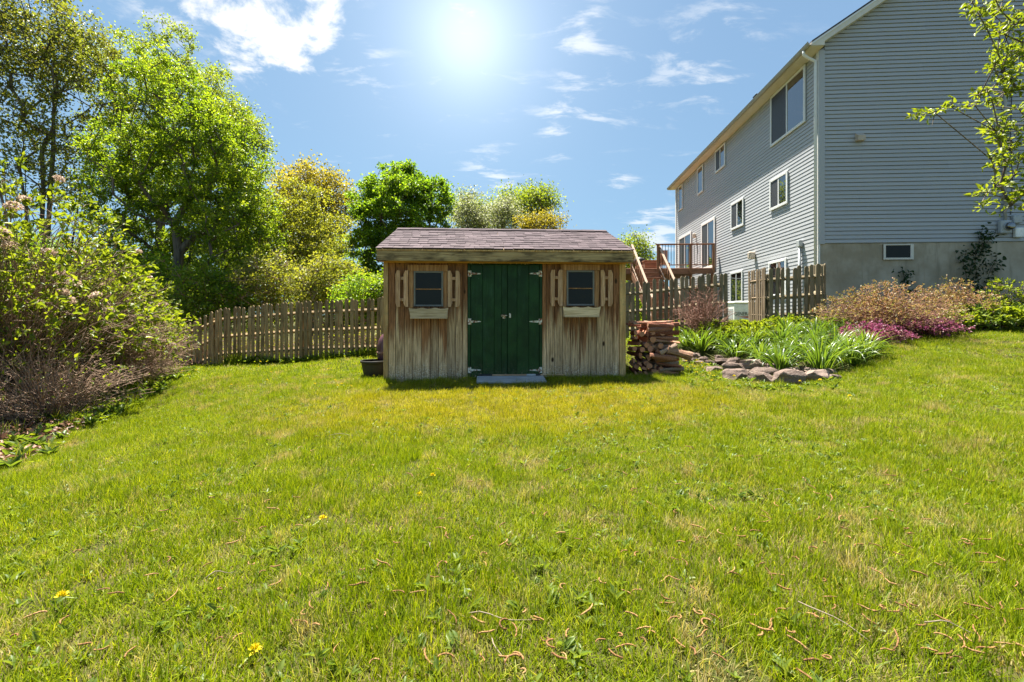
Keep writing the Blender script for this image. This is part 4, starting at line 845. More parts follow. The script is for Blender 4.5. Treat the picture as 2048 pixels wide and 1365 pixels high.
tree('green_tree', 'broad bright green tree with dark forked trunk just beyond the picket fence', foot(374, 14.5), [E(335, 215, 14.5, 75, 105, 1.6), E(375, 350, 14.7, 150, 110, 2.2), E(290, 430, 15.2, 110, 120, 1.9), E(470, 450, 14.9, 80, 130, 1.8), E(370, 520, 16.6, 165, 75, 1.1), E(255, 330, 14.5, 70, 90, 1.6), E(505, 420, 14.6, 45, 130, 1.2), E(425, 290, 14.6, 70, 90, 1.4), E(300, 520, 16.0, 110, 70, 1.0)], 790, 105, 0.31, 0.085, 0.21, 'mid', shell=0.25, jit=0.24)
tree('bronze_tree', 'golden bronze crowned tree behind the yellow green saplings', foot(625, 27), [E(620, 385, 27, 68, 52, 2.0), E(660, 420, 27, 45, 60, 1.6), E(600, 450, 27, 70, 60, 2.0)], 200, 70, 0.72, 0.16, 0.2, 'tan', shell=0.1, jit=0.35)
tree('yellow_tree', 'airy yellow green tree between the bright green tree and round maple', foot(600, 17.5), [E(595, 450, 17.5, 60, 90, 1.5), E(650, 490, 17.5, 55, 90, 1.5), E(560, 520, 17.5, 50, 80, 1.3), E(620, 560, 17.5, 80, 50, 1.5)], 260, 62, 0.40, 0.095, 0.09, 'yellow', shell=0.05, flat=0.4, jit=0.24)
tree('yellow_tree', 'low yellow green sapling in front of the round maple', foot(665, 13.8), [E(665, 570, 13.8, 50, 50, 1.1), E(620, 590, 13.8, 45, 40, 0.9)], 90, 60, 0.33, 0.08, 0.06, 'yellow', shell=0.1, flat=0.5)
tree('round_maple', 'dense round green maple just left of the shed roof', foot(800, 19.5), [E(805, 430, 19.5, 92, 88, 1.9), E(800, 355, 19.5, 45, 28, 0.9), E(865, 400, 19.5, 38, 40, 0.9), E(745, 400, 19.5, 38, 42, 0.9), E(770, 510, 19.5, 75, 70, 1.7)], 420, 110, 0.33, 0.115, 0.15, 'dark', shell=0.4, jit=0.24)
tree('blossom_tree', 'white blossoming tree behind the left end of the shed ridge', foot(938, 29), [E(940, 430, 29, 28, 45, 0.9), E(955, 450, 29, 30, 40, 0.9)], 80, 55, 0.6, 0.13, 0.12, 'white', shell=0.05, jit=0.45)
tree('olive_tree', 'olive green tree directly behind the white blossom left of the shed', foot(915, 31), [E(925, 425, 31, 30, 38, 1.0), E(965, 440, 31, 28, 36, 1.0)], 80, 55, 0.65, 0.15, 0.13, 'pale', shell=0.05, jit=0.45)
tree('olive_tree', 'loose olive crowned tree showing above the middle of the shed ridge', foot(1055, 34), [E(1050, 415, 34, 55, 36, 1.7), E(1085, 405, 34, 28, 28, 1.0), E(1010, 425, 34, 30, 40, 1.0)], 130, 60, 0.75, 0.17, 0.18, 'pale', shell=0.05, jit=0.4)
tree('blossom_tree', 'small white blossoming tree over the middle of the shed ridge', foot(1008, 28), [E(1008, 430, 28, 24, 38, 0.8)], 55, 55, 0.55, 0.12, 0.10, 'white', shell=0.05, jit=0.45)
tree('golden_tree', 'small golden leaved tree peeking over the shed ridge', foot(1085, 26), [E(1085, 448, 26, 34, 22, 0.9), E(1060, 455, 26, 24, 20, 0.8)], 60, 65, 0.55, 0.12, 0.10, 'tan', shell=0.05, jit=0.4)
tree('willow_tree', 'distant olive willow right of the shed roof', foot(1262, 33), [E(1262, 488, 33, 30, 22, 1.0), E(1250, 510, 33, 38, 26, 1.2), E(1275, 520, 33, 26, 26, 1.0)], 90, 60, 0.65, 0.15, 0.14, 'pale', shell=0.05, droop=0.3, jit=0.4)
sp = foot(690, 15.5); st = thing('spruce_tree', 'small dark spruce in the shade below the round maple', 'tree', sp)
H_ = 2.9; seg = [((0, 0, -0.1), (0, 0, H_), 0.06, 0.012)]; P = []; A = []
for i in range(26):
    z = 0.3 + (H_ - 0.35) * i / 25; R = 0.85 * (1 - z / H_) + 0.06
    for k in range(9):
        a_ = k * 0.698 + i * 0.37; e = np.array([math.cos(a_) * R, math.sin(a_) * R, z - 0.18 * R]); seg.append(((0, 0, z), e, 0.010, 0.004))
        for q in range(26): P.append(np.array([0, 0, z]) * (1 - q / 26) + e * (q / 26) + rng.normal(size=3) * 0.025); A.append(e - np.array([0, 0, z]) + rng.normal(size=3) * 0.5)
put('trunk', mesh(*tubes(seg, 5), M['bark'], True), st); V, Fc = leaves(np.array(P), np.array(A), 0.13, 0.28); o = put('needles', mesh(V, Fc, L['conifer']), st); o['kind'] = 'stuff'

# undergrowth along the far side of the fence
ug = [(395, 12.6, 40, 60, 'mid'), (455, 13.2, 45, 55, 'dark'), (515, 13.4, 36, 75, 'yellow'), (570, 13.8, 38, 80, 'yellow'), (640, 13.2, 40, 72, 'yellow'), (720, 12.6, 50, 55, 'dark'), (300, 12.8, 60, 75, 'dark'), (215, 12.4, 60, 80, 'mid'), (130, 12.0, 70, 90, 'mid'), (30, 12.0, 80, 110, 'dark'), (765, 13.0, 40, 50, 'mid'), (-70, 12.0, 80, 120, 'mid')]
words = ['beneath the bright green tree trunk', 'right of the dark forked trunk', 'pale clump behind the middle of the long fence', 'second pale clump along the long fence', 'third pale clump nearest the spruce', 'at the shed end of the long fence', 'left of the dark forked trunk', 'behind the dried flower shrub', 'below the sparse maple stems', 'at the left edge below the maple', 'touching the shed left wall from behind', 'beyond the left edge']
for (px, Y, rx, ry, lf), w_ in zip(ug, words):
    tree('undergrowth_bush', 'leafy wild bush beyond the fence, ' + w_, foot(px, Y), [E(px, 640 - ry * 0.75, Y, rx, ry, 0.7)], 60, 80 if lf != 'yellow' else 42, 0.26 if lf != 'yellow' else 0.34, 0.075, 0.03, lf, 'twig', 'bush', group='wild bushes beyond the long fence', shell=0.1, stems=[[np.array([0, 0, -0.1]), np.array([0, 0, 0.25])]])
# far woodland closing the view
n = 6600; X = rng.uniform(-62, 28, n); Yw = rng.uniform(38, 50, n); hmax = 4.2 + 2.2 * np.sin(X * 0.21) + 1.4 * np.sin(X * 0.67 + 1) + np.where(X < -16, 3.0, 0) - np.where(X > 9, 2.2, 0)
C = np.stack([X, Yw, rng.random(n) ** 0.7 * np.maximum(hmax, 2.0)], 1)
V, Fc, ts = clump_leaves(C, unit(rng.normal(size=(n, 3))), 17, 0.8, 0.34, twigs=3)
fw = put('far_woodland', mesh_join([(V, Fc, 0)], [L['pale']])); tag(fw, 'far mixed woodland closing the view beyond the trees', 'woodland', kind='stuff')

# ------------------------------------------------------------------ shrubs at the left with dried flower heads
def flower_heads():
    out_ = []
    for k in range(3):
        n = 170; d = unit(rng.normal(size=(n, 3))); d[:, 2] = np.abs(d[:, 2]) * 1.0 - 0.15; P = d * np.array([0.075, 0.075, 0.06]) * rng.uniform(0.55, 1.05, (n, 1))
        V, Fc = leaves(P, d + rng.normal(size=(n, 3)) * 0.9, 0.024 * rng.uniform(0.7, 1.3, n), 0.9, nrm=d + rng.normal(size=(n, 3)) * 0.4)
        out_.append(mesh(V, Fc, L['beige']))
    return out_
HEADS = flower_heads()
def shrub(name, label, base, R, H, n, leaf, size, per=12, twig='twig', heads=0, lean=(0, 0), spread=1.0, leafstart=0.45, six=False, cat='shrub', group=None, width=0.5, r=0.008, sub=3, headpts=None, tw_sides=4, arch=0.28):
    """many arching stems from one crown, side twigs, leaves towards the tips"""
    base = np.array(base, float); t_ = thing(name, label, cat, tuple(base), 0, group); segs = []; LP = []; LA = []; tips = []
    for i in range(n):
        a_ = rng.uniform(0, 2 * math.pi); q = math.sqrt(rng.random()); h = H * (1 - 0.55 * q ** 2) * rng.uniform(0.6, 1.05)
        tip = np.array([math.cos(a_) * R * q * spread + lean[0] * h, math.sin(a_) * R * q * spread + lean[1] * h, h]); p0 = np.array([math.cos(a_) * 0.14 * q * R, math.sin(a_) * 0.14 * q * R, -0.05])
        mid = p0 * 0.35 + tip * 0.65 * np.array([0.62, 0.62, 1.0]) + np.array([0, 0, arch * h * 0.4]); prev = p0; k = 7; pp = [p0]
        for s in range(1, k + 1):
            u = s / k; p = (1 - u) ** 2 * p0 + 2 * u * (1 - u) * mid + u * u * tip + rng.normal(size=3) * 0.02 * H * 0.6; segs.append((prev, p, r * (1.15 - 0.8 * (s - 1) / k), r * (1.15 - 0.8 * s / k))); prev = p; pp.append(p)
        tips.append((prev, pp[-1] - pp[-2])); br = [(pp[-2], pp[-1])]
        for s in range(sub):
            j = rng.integers(2, k); d = unit(rng.normal(size=3) + np.array([tip[0] * 0.6, tip[1] * 0.6, 0.25])) * rng.uniform(0.12, 0.30) * (0.35 + 0.35 * H)
            e1 = pp[j] + d * 0.5 + rng.normal(size=3) * 0.02; e2 = pp[j] + d; segs.append((pp[j], e1, r * 0.5, r * 0.4)); segs.append((e1, e2, r * 0.4, r * 0.25)); br.append((e1, e2)); tips.append((e2, d))
        for (p, q_) in br:
            zrel = max(q_[2], 0.0) / H
            m = rng.poisson(per * (0.25 + 0.9 * max(0.0, (zrel - leafstart * 0.4))) / (sub + 1) * 1.6 * (1.0 if zrel > 0.25 else 0.95))
            for _ in range(m): u = 1 - 0.45 * rng.random() ** 1.5; LP.append(p + (q_ - p) * u + rng.normal(size=3) * 0.012); LA.append(unit(q_ - p) * 0.8 + rng.normal(size=3) * 0.65 + np.array([0, 0, 0.15]))
    put('stems', mesh(*tubes(segs, tw_sides), M[twig], True), t_)
    if LP:
        V, Fc = leaves(np.array(LP), np.array(LA), size * rng.uniform(0.55, 1.2, len(LP)), width, six=six); o = put('foliage', mesh(V, Fc, L[leaf]), t_); o['kind'] = 'stuff'
    if heads or headpts:
        T = [q for q in tips if q[0][2] > 0.30 * H]; T.sort(key=lambda q: -abs(q[0][1] + base[1] * 0) + q[0][1] * 0.6)
        T.sort(key=lambda q: q[0][1] * 0.8 / R - 1.1 * q[0][2] / H - 0.5 * abs(q[0][0]) / R); sel = T[:max(heads + 2, int(len(T) * 0.22))]; rng.shuffle(sel)
        for (p, d) in sel[:heads]:
            s = rng.uniform(0.65, 1.1); put('flower_head', HEADS[rng.integers(0, 3)], t_, tuple(p), (rng.uniform(-0.5, 0.7), rng.uniform(-0.5, 0.5), rng.uniform(0, 6)), (s, s, s))
    return t_
def spot(px, py): return hit(px, py)
def shr(px, Y): x = (px - CX) / F * Y; return (x, Y, g1(x, Y))
shrub('hydrangea_shrub', 'huge twiggy lime leaved shrub with dried flower heads at the left edge', shr(5, 6.0), 1.75, 3.35, 360, 'lime', 0.085, 32, heads=44, six=True, width=0.48, lean=(0.08, -0.02), sub=5)
shrub('hydrangea_shrub', 'middle lime leaved shrub with beige dried flower heads before the bright green tree', shr(180, 7.4), 1.35, 2.45, 270, 'lime', 0.08, 30, heads=36, six=True, width=0.48, lean=(0.06, -0.02), sub=5)
shrub('hydrangea_shrub', 'smaller twiggy shrub with pale dried heads touching the end of the long fence', shr(283, 8.6), 0.95, 1.4, 230, 'lime', 0.06, 9, heads=24, width=0.48, sub=4)
shrub('bare_shrub', 'low mound of brown bare twigs under the flowering shrubs', shr(95, 5.6), 1.1, 0.95, 260, 'lime', 0.06, 1.2, sub=5, r=0.006)
shrub('bare_shrub', 'brown twig thicket where the lawn edge meets the fence shrubs', shr(255, 7.6), 0.95, 0.75, 240, 'lime', 0.05, 1.0, sub=5, r=0.005)
# bare thorny shrub before the right fence
shrub('bare_shrub', 'leafless reddish twiggy shrub in front of the right picket fence', shr(1405, 9.0), 0.62, 1.12, 120, 'weed', 0.02, 0, 'twig_red', sub=6, r=0.007, arch=0.1)
for i, (px, Y, hh) in enumerate(((415, 11.2, 0.8), (480, 11.0, 0.75), (545, 10.9, 0.8), (610, 10.7, 0.7), (680, 10.5, 0.75), (745, 10.4, 0.7), (380, 11.4, 0.9))):
    shrub('bramble_thicket', ORD[i] + ' brown bramble thicket placed behind the long picket fence', shr(px, Y), 0.55, hh, 90, 'yellow', 0.05, 6, 'twig', sub=5, r=0.006, leafstart=0.0, cat='bush', group='brambles behind the long fence')
# copper pink azaleas and perennials along the house bed
shrub('azalea_shrub', 'large coppery pink shrub right of the short fence panel', shr(1768, 8.15), 1.15, 0.98, 330, 'pink', 0.035, 34, 'twig_red', sub=6, r=0.005, width=0.6, leafstart=0.1)
shrub('azalea_shrub', 'smaller coppery shrub below the basement window', shr(1905, 8.7), 0.75, 0.95, 170, 'pink', 0.038, 28, 'twig_red', sub=5, r=0.005, width=0.6, leafstart=0.1)
shrub('blossoming_azalea', 'low magenta flowering shrub at the foot of the coppery shrubs', shr(1745, 7.55), 0.60, 0.30, 170, 'magenta', 0.032, 32, 'twig_red', sub=4, r=0.004, width=0.8, leafstart=0.0)
shrub('blossoming_azalea', 'second low magenta flowering shrub nearer the lawn edge', shr(1850, 7.8), 0.60, 0.30, 160, 'magenta', 0.032, 32, 'twig_red', sub=4, r=0.004, width=0.8, leafstart=0.0)
for i, (px, Y, h) in enumerate(((1968, 8.8, 0.85), (2000, 8.7, 1.0), (2035, 8.6, 1.1), (2060, 8.5, 1.1), (1985, 8.5, 0.6))):
    shrub('upright_perennial', ['slender lime stems nearest the dark vine', 'tall slender lime stems beside the electric meter', 'taller lime stems near the right frame edge', 'lime stems leaning in at the right edge', 'short lime stems in front of the tall ones'][i], shr(px, Y), 0.22, h, 8, 'lime', 0.06, 40, 'twig', sub=9, r=0.006, leafstart=0.0, cat='plant', group='upright lime stems by the house')
bed = [(1915, 8.3), (1950, 8.15), (1990, 8.2), (2040, 8.25), (1960, 8.5), (2025, 8.6), (1905, 8.0), (2075, 8.4)]
for i, (px, Y) in enumerate(bed):
    shrub('bed_perennial', ORD[i] + ' low leafy perennial placed in the house bed by the lawn edge', shr(px, Y), 0.42, 0.36 + 0.06 * (i % 3), 60, 'weed' if i % 2 else 'lime', 0.085, 30, 'twig', sub=3, r=0.004, leafstart=0.0, cat='plant', group='low leafy perennials in the house bed', six=True)
# dark vine climbing the foundation
vb = (gxx(1945), ); vp = []; vseg = []; vl = []; va = []
def gpt(px, py, o_=0.05): x = gxx(px); return np.array([HX + uC * x - uS * o_ * 0 - 0, HYY - uS * x - o_, gzz(px, py)])
for st_ in ([(1950, 605), (1952, 560), (1945, 520), (1955, 480), (1962, 455)], [(1945, 600), (1930, 560), (1922, 525), (1930, 500)], [(1955, 600), (1975, 545), (1990, 515)], [(1810, 595), (1806, 560), (1800, 540)], [(1950, 520), (1965, 490), (1985, 470)]):
    pp = [gpt(*q) for q in st_]
    for p, q in zip(pp[:-1], pp[1:]):
        vseg.append((p, q, 0.008, 0.006))
        for _ in range(34): u = rng.random(); vl.append(p + (q - p) * u + rng.normal(size=3) * np.array([0.10, 0.03, 0.09]) - np.array([0, 0.03, 0])); va.append(rng.normal(size=3) * np.array([1, 0.4, 0.6]) - np.array([0, 0.3, 0.4]))
vine = thing('climbing_vine', 'dark leafy vine climbing the concrete foundation below the electric meter', 'vine', tuple(gpt(1950, 605))); o0 = np.array(vine.location)
put('stem', mesh(tubes(vseg, 5)[0] - o0, tubes(vseg, 5)[1], M['bark'], True), vine); V, Fc = leaves(np.array(vl), np.array(va), 0.10 * rng.uniform(0.6, 1.2, len(vl)), 0.55, six=True); o = put('foliage', mesh(V - o0, Fc, L['vine']), vine); o['kind'] = 'stuff'

# ------------------------------------------------------------------ day lilies: arching strap leaves
def strap(n, h, spread, w, k=6, flop=0.9):
    Vs = []; Fs = []; off = 0
    for i in range(n):
        a_ = rng.uniform(0, 2 * math.pi); q = rng.random() ** 0.6; p = np.array([math.cos(a_), math.sin(a_), 0]) * rng.random() * spread * 0.3; d = np.array([math.cos(a_), math.sin(a_), 0]); ln = h * rng.uniform(0.7, 1.3); side = np.array([-d[1], d[0], 0])
        side = unit(side + rng.normal(size=3) * 0.25); ang = math.radians(86 - 34 * q); bend = flop * rng.uniform(0.7, 1.6) * (0.5 + q); pos = p
        for s in range(k + 1):
            u = s / k; ww = w * (1 - u ** 2.5) * (0.65 + 0.7 * min(u * 3, 1) * 0.5) + 0.0006; Vs.append(pos - side * ww / 2); Vs.append(pos + np.array([0, 0, -0.18 * ww])); Vs.append(pos + side * ww / 2)
            if s < k:
                b = off + s * 3; Fs += [[b, b + 1, b + 4, b + 3], [b + 1, b + 2, b + 5, b + 4]]
            pos = pos + (d * math.cos(ang) + np.array([0, 0, 1]) * math.sin(ang)) * ln / k; ang -= bend * (0.25 + u) * 2.4 / k
        off += (k + 1) * 3
    return np.array(Vs), np.array(Fs)
lil = [(1640, 742, 0.62, 150, 0.62), (1560, 742, 0.5, 120, 0.52), (1700, 728, 0.5, 130, 0.55), (1520, 722, 0.42, 110, 0.5), (1600, 712, 0.48, 120, 0.55), (1670, 706, 0.48, 120, 0.5), (1470, 714, 0.40, 110, 0.45), (1400, 702, 0.46, 130, 0.5), (1730, 712, 0.42, 100, 0.45), (1560, 694, 0.45, 110, 0.5), (1500, 696, 0.40, 100, 0.45), (1630, 686, 0.45, 110, 0.5), (1440, 690, 0.38, 90, 0.4), (1690, 680, 0.42, 100, 0.45), (1575, 676, 0.45, 100, 0.45), (1650, 668, 0.4, 90, 0.4), (1375, 694, 0.38, 90, 0.4)]
wl_ = ['largest arching lily clump at the right front of the stone edging', 'lily clump in the middle of the stone edging', 'lily clump at the right end nearest the open lawn', 'lily clump behind the middle stones', 'bright lily clump in the middle of the bed', 'lily clump right of the bed middle', 'lily clump above the left stones', 'dark spiky lily clump beside the firewood', 'rear right lily clump near the lawn', 'lily clump before the open gate', 'lily clump left of the gate opening', 'lily clump below the short fence panel', 'lily clump below the bare twiggy shrub', 'rear lily clump touching the coppery shrub', 'farthest lily clump below the gate', 'farthest lily clump below the short fence', 'small lily clump right behind the firewood']
for (px, py, h, n, spd), w_ in zip(lil, wl_):
    p = hit(px, py); c = thing('daylily_clump', w_, 'plant', p, 0, 'day lily clumps in the stone edged bed'); V, Fq = strap(n, h, spd, 0.022); o = put('strap_leaves', mesh(V, Fq, L['lily'], True), c); o['kind'] = 'stuff'
for i, (px, py) in enumerate(((1460, 672), (1490, 668), (1520, 672), (1545, 665), (1450, 684), (1505, 684), (1420, 676), (1590, 662), (1690, 664), (1660, 660))):
    p = hit(px, py); shrub('bed_perennial', ORD[i] + ' low yellow green leafy plant set among the day lilies', p, 0.30, 0.20 if 1440 < px < 1525 else 0.28, 45, 'lime', 0.07, 22, 'twig', sub=3, r=0.004, leafstart=0.0, cat='plant', group='yellow green leafy plants among the lilies')

# ------------------------------------------------------------------ tree reaching in at the upper right
tb = (7.4, 5.6, g1(7.4, 5.6) - 0.05); C = []; Yb = 5.2
br = [(1840, 230, 5.0), (1870, 226, 5.0), (1905, 216, 5.1), (1950, 212, 5.1), (1985, 205, 5.2), (1975, 185, 5.2), (1960, 190, 5.1), (1955, 20, 5.2), (1975, 60, 5.2), (1960, 35, 5.1), (2000, 20, 5.3), (2010, 70, 5.3), (1995, 105, 5.2), (2030, 50, 5.3), (2040, 110, 5.4), (2005, 130, 5.3), (1990, 140, 5.2), (2020, 150, 5.3), (2000, 160, 5.2), (2035, 180, 5.3), (2010, 185, 5.3), (1990, 262, 5.2), (2010, 255, 5.2), (2035, 262, 5.3), (2025, 285, 5.3), (1975, 385, 5.1), (1962, 408, 5.0), (2000, 370, 5.2), (2030, 350, 5.3), (2010, 325, 5.2), (1990, 340, 5.1), (2040, 320, 5.3), (2050, 30, 5.4), (2060, 90, 5.4), (2080, 150, 5.5), (2090, 60, 5.5), (2070, 220, 5.4), (2075, 290, 5.4), (2100, 350, 5.5), (2120, 120, 5.6), (2140, 220, 5.6), (1945, 5, 5.1), (1985, -15, 5.2), (2040, -30, 5.3), (2100, -40, 5.5), (2015, 400, 5.2), (2045, 385, 5.3)]
C = np.array([at(*b) for b in br] + [at(px + rng.normal() * 14, py + rng.normal() * 10, Y + rng.normal() * 0.1) for (px, py, Y) in br if px > 1985]); extra = ell_points([((7.4, 5.8, 4.2), (1.1, 1.2, 1.5)), ((7.6, 5.6, 5.4), (1.4, 1.4, 1.1))], 90, 0.2); C = np.concatenate([C, extra]) - np.array(tb)
stem = [[np.array([0.02 * i, 0.01 * i, -0.1 + 0.62 * i]) for i in range(9)]]
segs, dirs = grow((0, 0, 0), stem, C, 0.040, 0.10, 0.1); V, Fc, ts = clump_leaves(C, dirs, 21, 0.12, 0.070, 0.4, 0.46, 4, 0.1, six=True, jit=0.26)
tr_ = thing('overhanging_tree', 'lime leaved tree reaching in from the upper right before the house', 'tree', tb); put('trunk', mesh_join([(*tubes(segs, 6), 0), (*tubes(ts, 3), 0)], [M['bark']], True), tr_); o = put('crown', mesh(V, Fc, L['lime']), tr_); o['kind'] = 'stuff'

# ------------------------------------------------------------------ firewood
def log_mesh(kind):
    n = 9; L_ = 1.0; V = []; k = 10
    if kind == 'round': sec = [(math.cos(2 * math.pi * i / k), math.sin(2 * math.pi * i / k)) for i in range(k)]
    elif kind == 'half': sec = [(math.cos(math.pi * i / 6), math.sin(math.pi * i / 6) - 0.25) for i in range(7)]
    else: sec = [(-0.75, -0.55)] + [(-0.75 + 1.55 * math.cos(a), -0.55 + 1.55 * math.sin(a)) for a in np.linspace(0, math.pi / 2, 6)]
    k = len(sec); bend = rng.normal(size=2) * 0.25; ph = rng.uniform(0, 6, 4)
    for s in range(n):
        u = s / (n - 1); sc = 1 + 0.12 * math.sin(u * 5 + ph[0]) + 0.05 * math.sin(u * 13 + ph[1]) - 0.1 * u
        for j, (a, b) in enumerate(sec): w = 1 + 0.10 * math.sin(j * 2.1 + ph[2] + u * 4) ; V.append((u - 0.5, a * sc * w + bend[0] * math.sin(u * math.pi), b * sc * w + bend[1] * math.sin(u * math.pi)))
    Fs = [[s * k + j, s * k + (j + 1) % k, (s + 1) * k + (j + 1) % k, (s + 1) * k + j] for s in range(n - 1) for j in range(k)]; m0 = len(Fs)
    Fs += [list(range(k))[::-1], list(range((n - 1) * k, n * k))]
    me = mesh(V, Fs, M['log']); me.materials.append(M['log_end'])
    for p in me.polygons[m0:]: p.material_index = 1
    if kind != 'round':
        fl = [j for j in range(k)][-1:] if kind == 'half' else [0, k - 1]
        for s in range(n - 1):
            for j in fl: me.polygons[s * k + j].material_index = 1
    return me
LOGS = [log_mesh(q) for q in ('round', 'round', 'half', 'quarter', 'round', 'half')]
def log(p, ln, r, rz, tilt=0.0, roll=0.0, kind=None, label='split firewood log in the stack beside the shed', name='firewood_log'):
    o = put(name, LOGS[kind] if kind is not None else random.choice(LOGS), None, p, (roll, tilt, rz), (ln, r, r)); return tag(o, label, 'log', 'firewood stacked beside the shed')
px0, py0 = 1.93, 7.42
for lay in range(12):                                                   # crosswise stack, logs lying left to right
    z = g1(2.5, 7.3) + 0.035 + lay * 0.069; sh_ = 0.0 if lay < 5 else -0.09 - 0.012 * (lay - 5)
    for dpt in range(4):
        r_ = random.uniform(0.026, 0.046); log((2.46 + sh_ * 0.7 + random.uniform(-0.06, 0.06), 7.20 + dpt * 0.11 + random.uniform(-0.012, 0.012), z + random.uniform(-0.012, 0.012)), random.uniform(0.34, 0.50), r_, random.uniform(-0.22, 0.22), random.uniform(-0.12, 0.12), random.uniform(0, 6), label='weathered crosswise firewood log, %s layer up, %s from the front' % (ORD[lay], ORD[dpt]))
for lay in range(8):                                                    # end-on stack nearest the shed
    for i in range(5):
        z = g1(2.05, 7.4) + 0.05 + lay * 0.088 + random.uniform(-0.02, 0.02); log((1.96 + i * 0.088 + 0.03 * (lay % 2), 7.40 + random.uniform(-0.06, 0.06), z), random.uniform(0.40, 0.5), random.uniform(0.03, 0.054), math.pi / 2 + random.uniform(-0.22, 0.22), random.uniform(-0.12, 0.12), random.uniform(0, 6), label='reddish end on firewood log, %s row up, %s from the shed wall' % (ORD[lay], ORD[i]))
zt_ = g1(2.3, 7.4) + 0.80
for i in range(9): log((2.28 + random.uniform(-0.12, 0.16), 7.28 + i * 0.045, zt_ + random.uniform(-0.03, 0.05)), random.uniform(0.5, 0.85), random.uniform(0.014, 0.026), random.uniform(-0.25, 0.25), random.uniform(-0.06, 0.06), 0, 1, 'thin pale stick on top of the firewood, %s from the front' % ORD[i], 'dry_stick')
log((2.60, 7.08, 0.42), 0.38, 0.072, -0.10, 0.28, 0.5, 0, 'thick round log sticking out at the right of the firewood')
log((2.42, 7.06, 0.48), 0.30, 0.04, 0.15, -0.42, 0.5, 1, 'pale log leaning up across the thick round log')
log((2.34, 7.05, 0.36), 0.40, 0.048, -0.1, 0.12, 2.0, 4, 'straight log lying just under the leaning pale log')

# ------------------------------------------------------------------ stones edging the lily bed
import bmesh
def stone_mesh(i):
    bm = bmesh.new(); bmesh.ops.create_icosphere(bm, subdivisions=4, radius=0.5); r_ = np.random.default_rng(50 + i)
    pl = [(unit(r_.normal(size=3) * np.array([1, 1, 0.8])), r_.uniform(0.27, 0.40)) for _ in range(13)] + [(np.array([0, 0, 1.0]), 0.36)]; ph = r_.uniform(0, 6, 6)
    for v in bm.verts:
        p = np.array(v.co)
        for nn, d in pl:
            e = p.dot(nn) - d
            if e > 0: p = p - nn * e * 0.99
        p = p + unit(p) * 0.012 * (math.sin(p[0] * 17 + ph[0]) + math.sin(p[1] * 19 + ph[1]) + math.sin(p[2] * 23 + ph[2])); v.co = p
    me = bpy.data.meshes.new('stone'); bm.to_mesh(me); bm.free(); me.materials.append(M['stone']); return me
STN = [stone_mesh(i) for i in range(8)]
zs = [(270, 318, 120), (200, 330, 80), (330, 355, 90), (400, 385, 80), (490, 365, 120), (470, 335, 90), (590, 365, 110), (440, 430, 120), (600, 425, 160), (690, 372, 80), (750, 400, 160), (510, 475, 60), (740, 455, 90), (650, 492, 210), (850, 465, 200), (930, 425, 140), (985, 475, 90), (850, 515, 190), (1060, 440, 90), (1100, 455, 130), (1080, 520, 250), (1270, 450, 130), (1340, 492, 240), (1420, 460, 110), (360, 420, 70), (540, 440, 60), (560, 400, 60), (670, 440, 70), (810, 430, 70), (900, 490, 60), (1010, 440, 60), (1150, 495, 60), (250, 350, 60), (180, 372, 60), (210, 365, 80), (1190, 470, 90), (300, 390, 80), (1470, 500, 110), (1210, 430, 90)]
zs.sort(key=lambda q: q[0])
for i, (zx, zy, w) in enumerate(zs):
    px, py = 1330 + zx * 0.2295, 640 + zy * 0.2295; x, y, z = hit(px, py + w * 0.2295 * 0.16); wm = w * 0.2295 / F * y * 1.05; hgt = wm * random.uniform(0.42, 0.6)
    o = put('field_stone', STN[(i * 5) % 8], None, (x, y, z + hgt * 0.28), (random.uniform(-0.15, 0.15), random.uniform(-0.15, 0.15), random.uniform(-0.5, 0.5)), (wm * 1.3, wm * 0.95, hgt * 1.5))
    tag(o, 'longest flat brown stone at the front of the bed edging' if w == 240 else ('rough brown field stone, %s from the firewood in the bed edging' % ORD[i] if w < 250 else 'broad purplish stone at the front middle of the bed edging'), 'stone', 'stones edging the lily bed')

# ------------------------------------------------------------------ tub and ribbed urn at the shed's left corner
tp = hit(742, 758); tub = thing('planting_tub', 'round black plastic tub on the grass at the left shed corner', 'tub', (tp[0], tp[1] + 0.2, tp[2] - 0.01))
V, Fs = chain([(0, 0, 0), (0, 0, 0.02), (0, 0, 0.20), (0, 0, 0.245), (0, 0, 0.25), (0, 0, 0.285), (0, 0, 0.285), (0, 0, 0.22), (0, 0, 0.10)], [0.155, 0.165, 0.205, 0.212, 0.228, 0.228, 0.208, 0.200, 0.18], 32); M['tub'] = plain('black_tub_plastic', (0.03, 0.027, 0.02), 0.55); put('shell', mesh(V, Fs, M['tub'], True), tub)
V, Fs = chain([(0, 0, 0.11), (0, 0, 0.17), (0, 0, 0.175)], [0.178, 0.192, 0.02], 24); put('soil', mesh(V, Fs, M['dark'], True), tub)
M['urn'] = plain('purple_glaze', (0.10, 0.045, 0.05), 0.3, var=0.3); up_ = at(771, 700, 7.6); urn = thing('ribbed_urn', 'rounded purple brown ribbed urn half hidden behind the left shed corner', 'urn', (up_[0] + 0.02, 7.6, g1(up_[0], 7.6) + 0.0))
V, Fs = chain([(0, 0, 0.0), (0, 0, 0.06), (0, 0, 0.2), (0, 0, 0.32), (0, 0, 0.46), (0, 0, 0.58), (0, 0, 0.66), (0, 0, 0.68)], [0.09, 0.10, 0.135, 0.15, 0.15, 0.125, 0.08, 0.05], 40)
V = np.array(V); V[:, :2] *= (1 + 0.035 * np.cos(np.arctan2(V[:, 1], V[:, 0]) * 20))[:, None]; put('body', mesh(V, Fs, M['urn'], True), urn)
V, Fs = chain([(0, 0, 0.34), (0, 0, 0.355), (0, 0, 0.375), (0, 0, 0.39)], [0.152, 0.162, 0.162, 0.152], 32); put('band', mesh(V, Fs, M['twig_red'], True), urn)

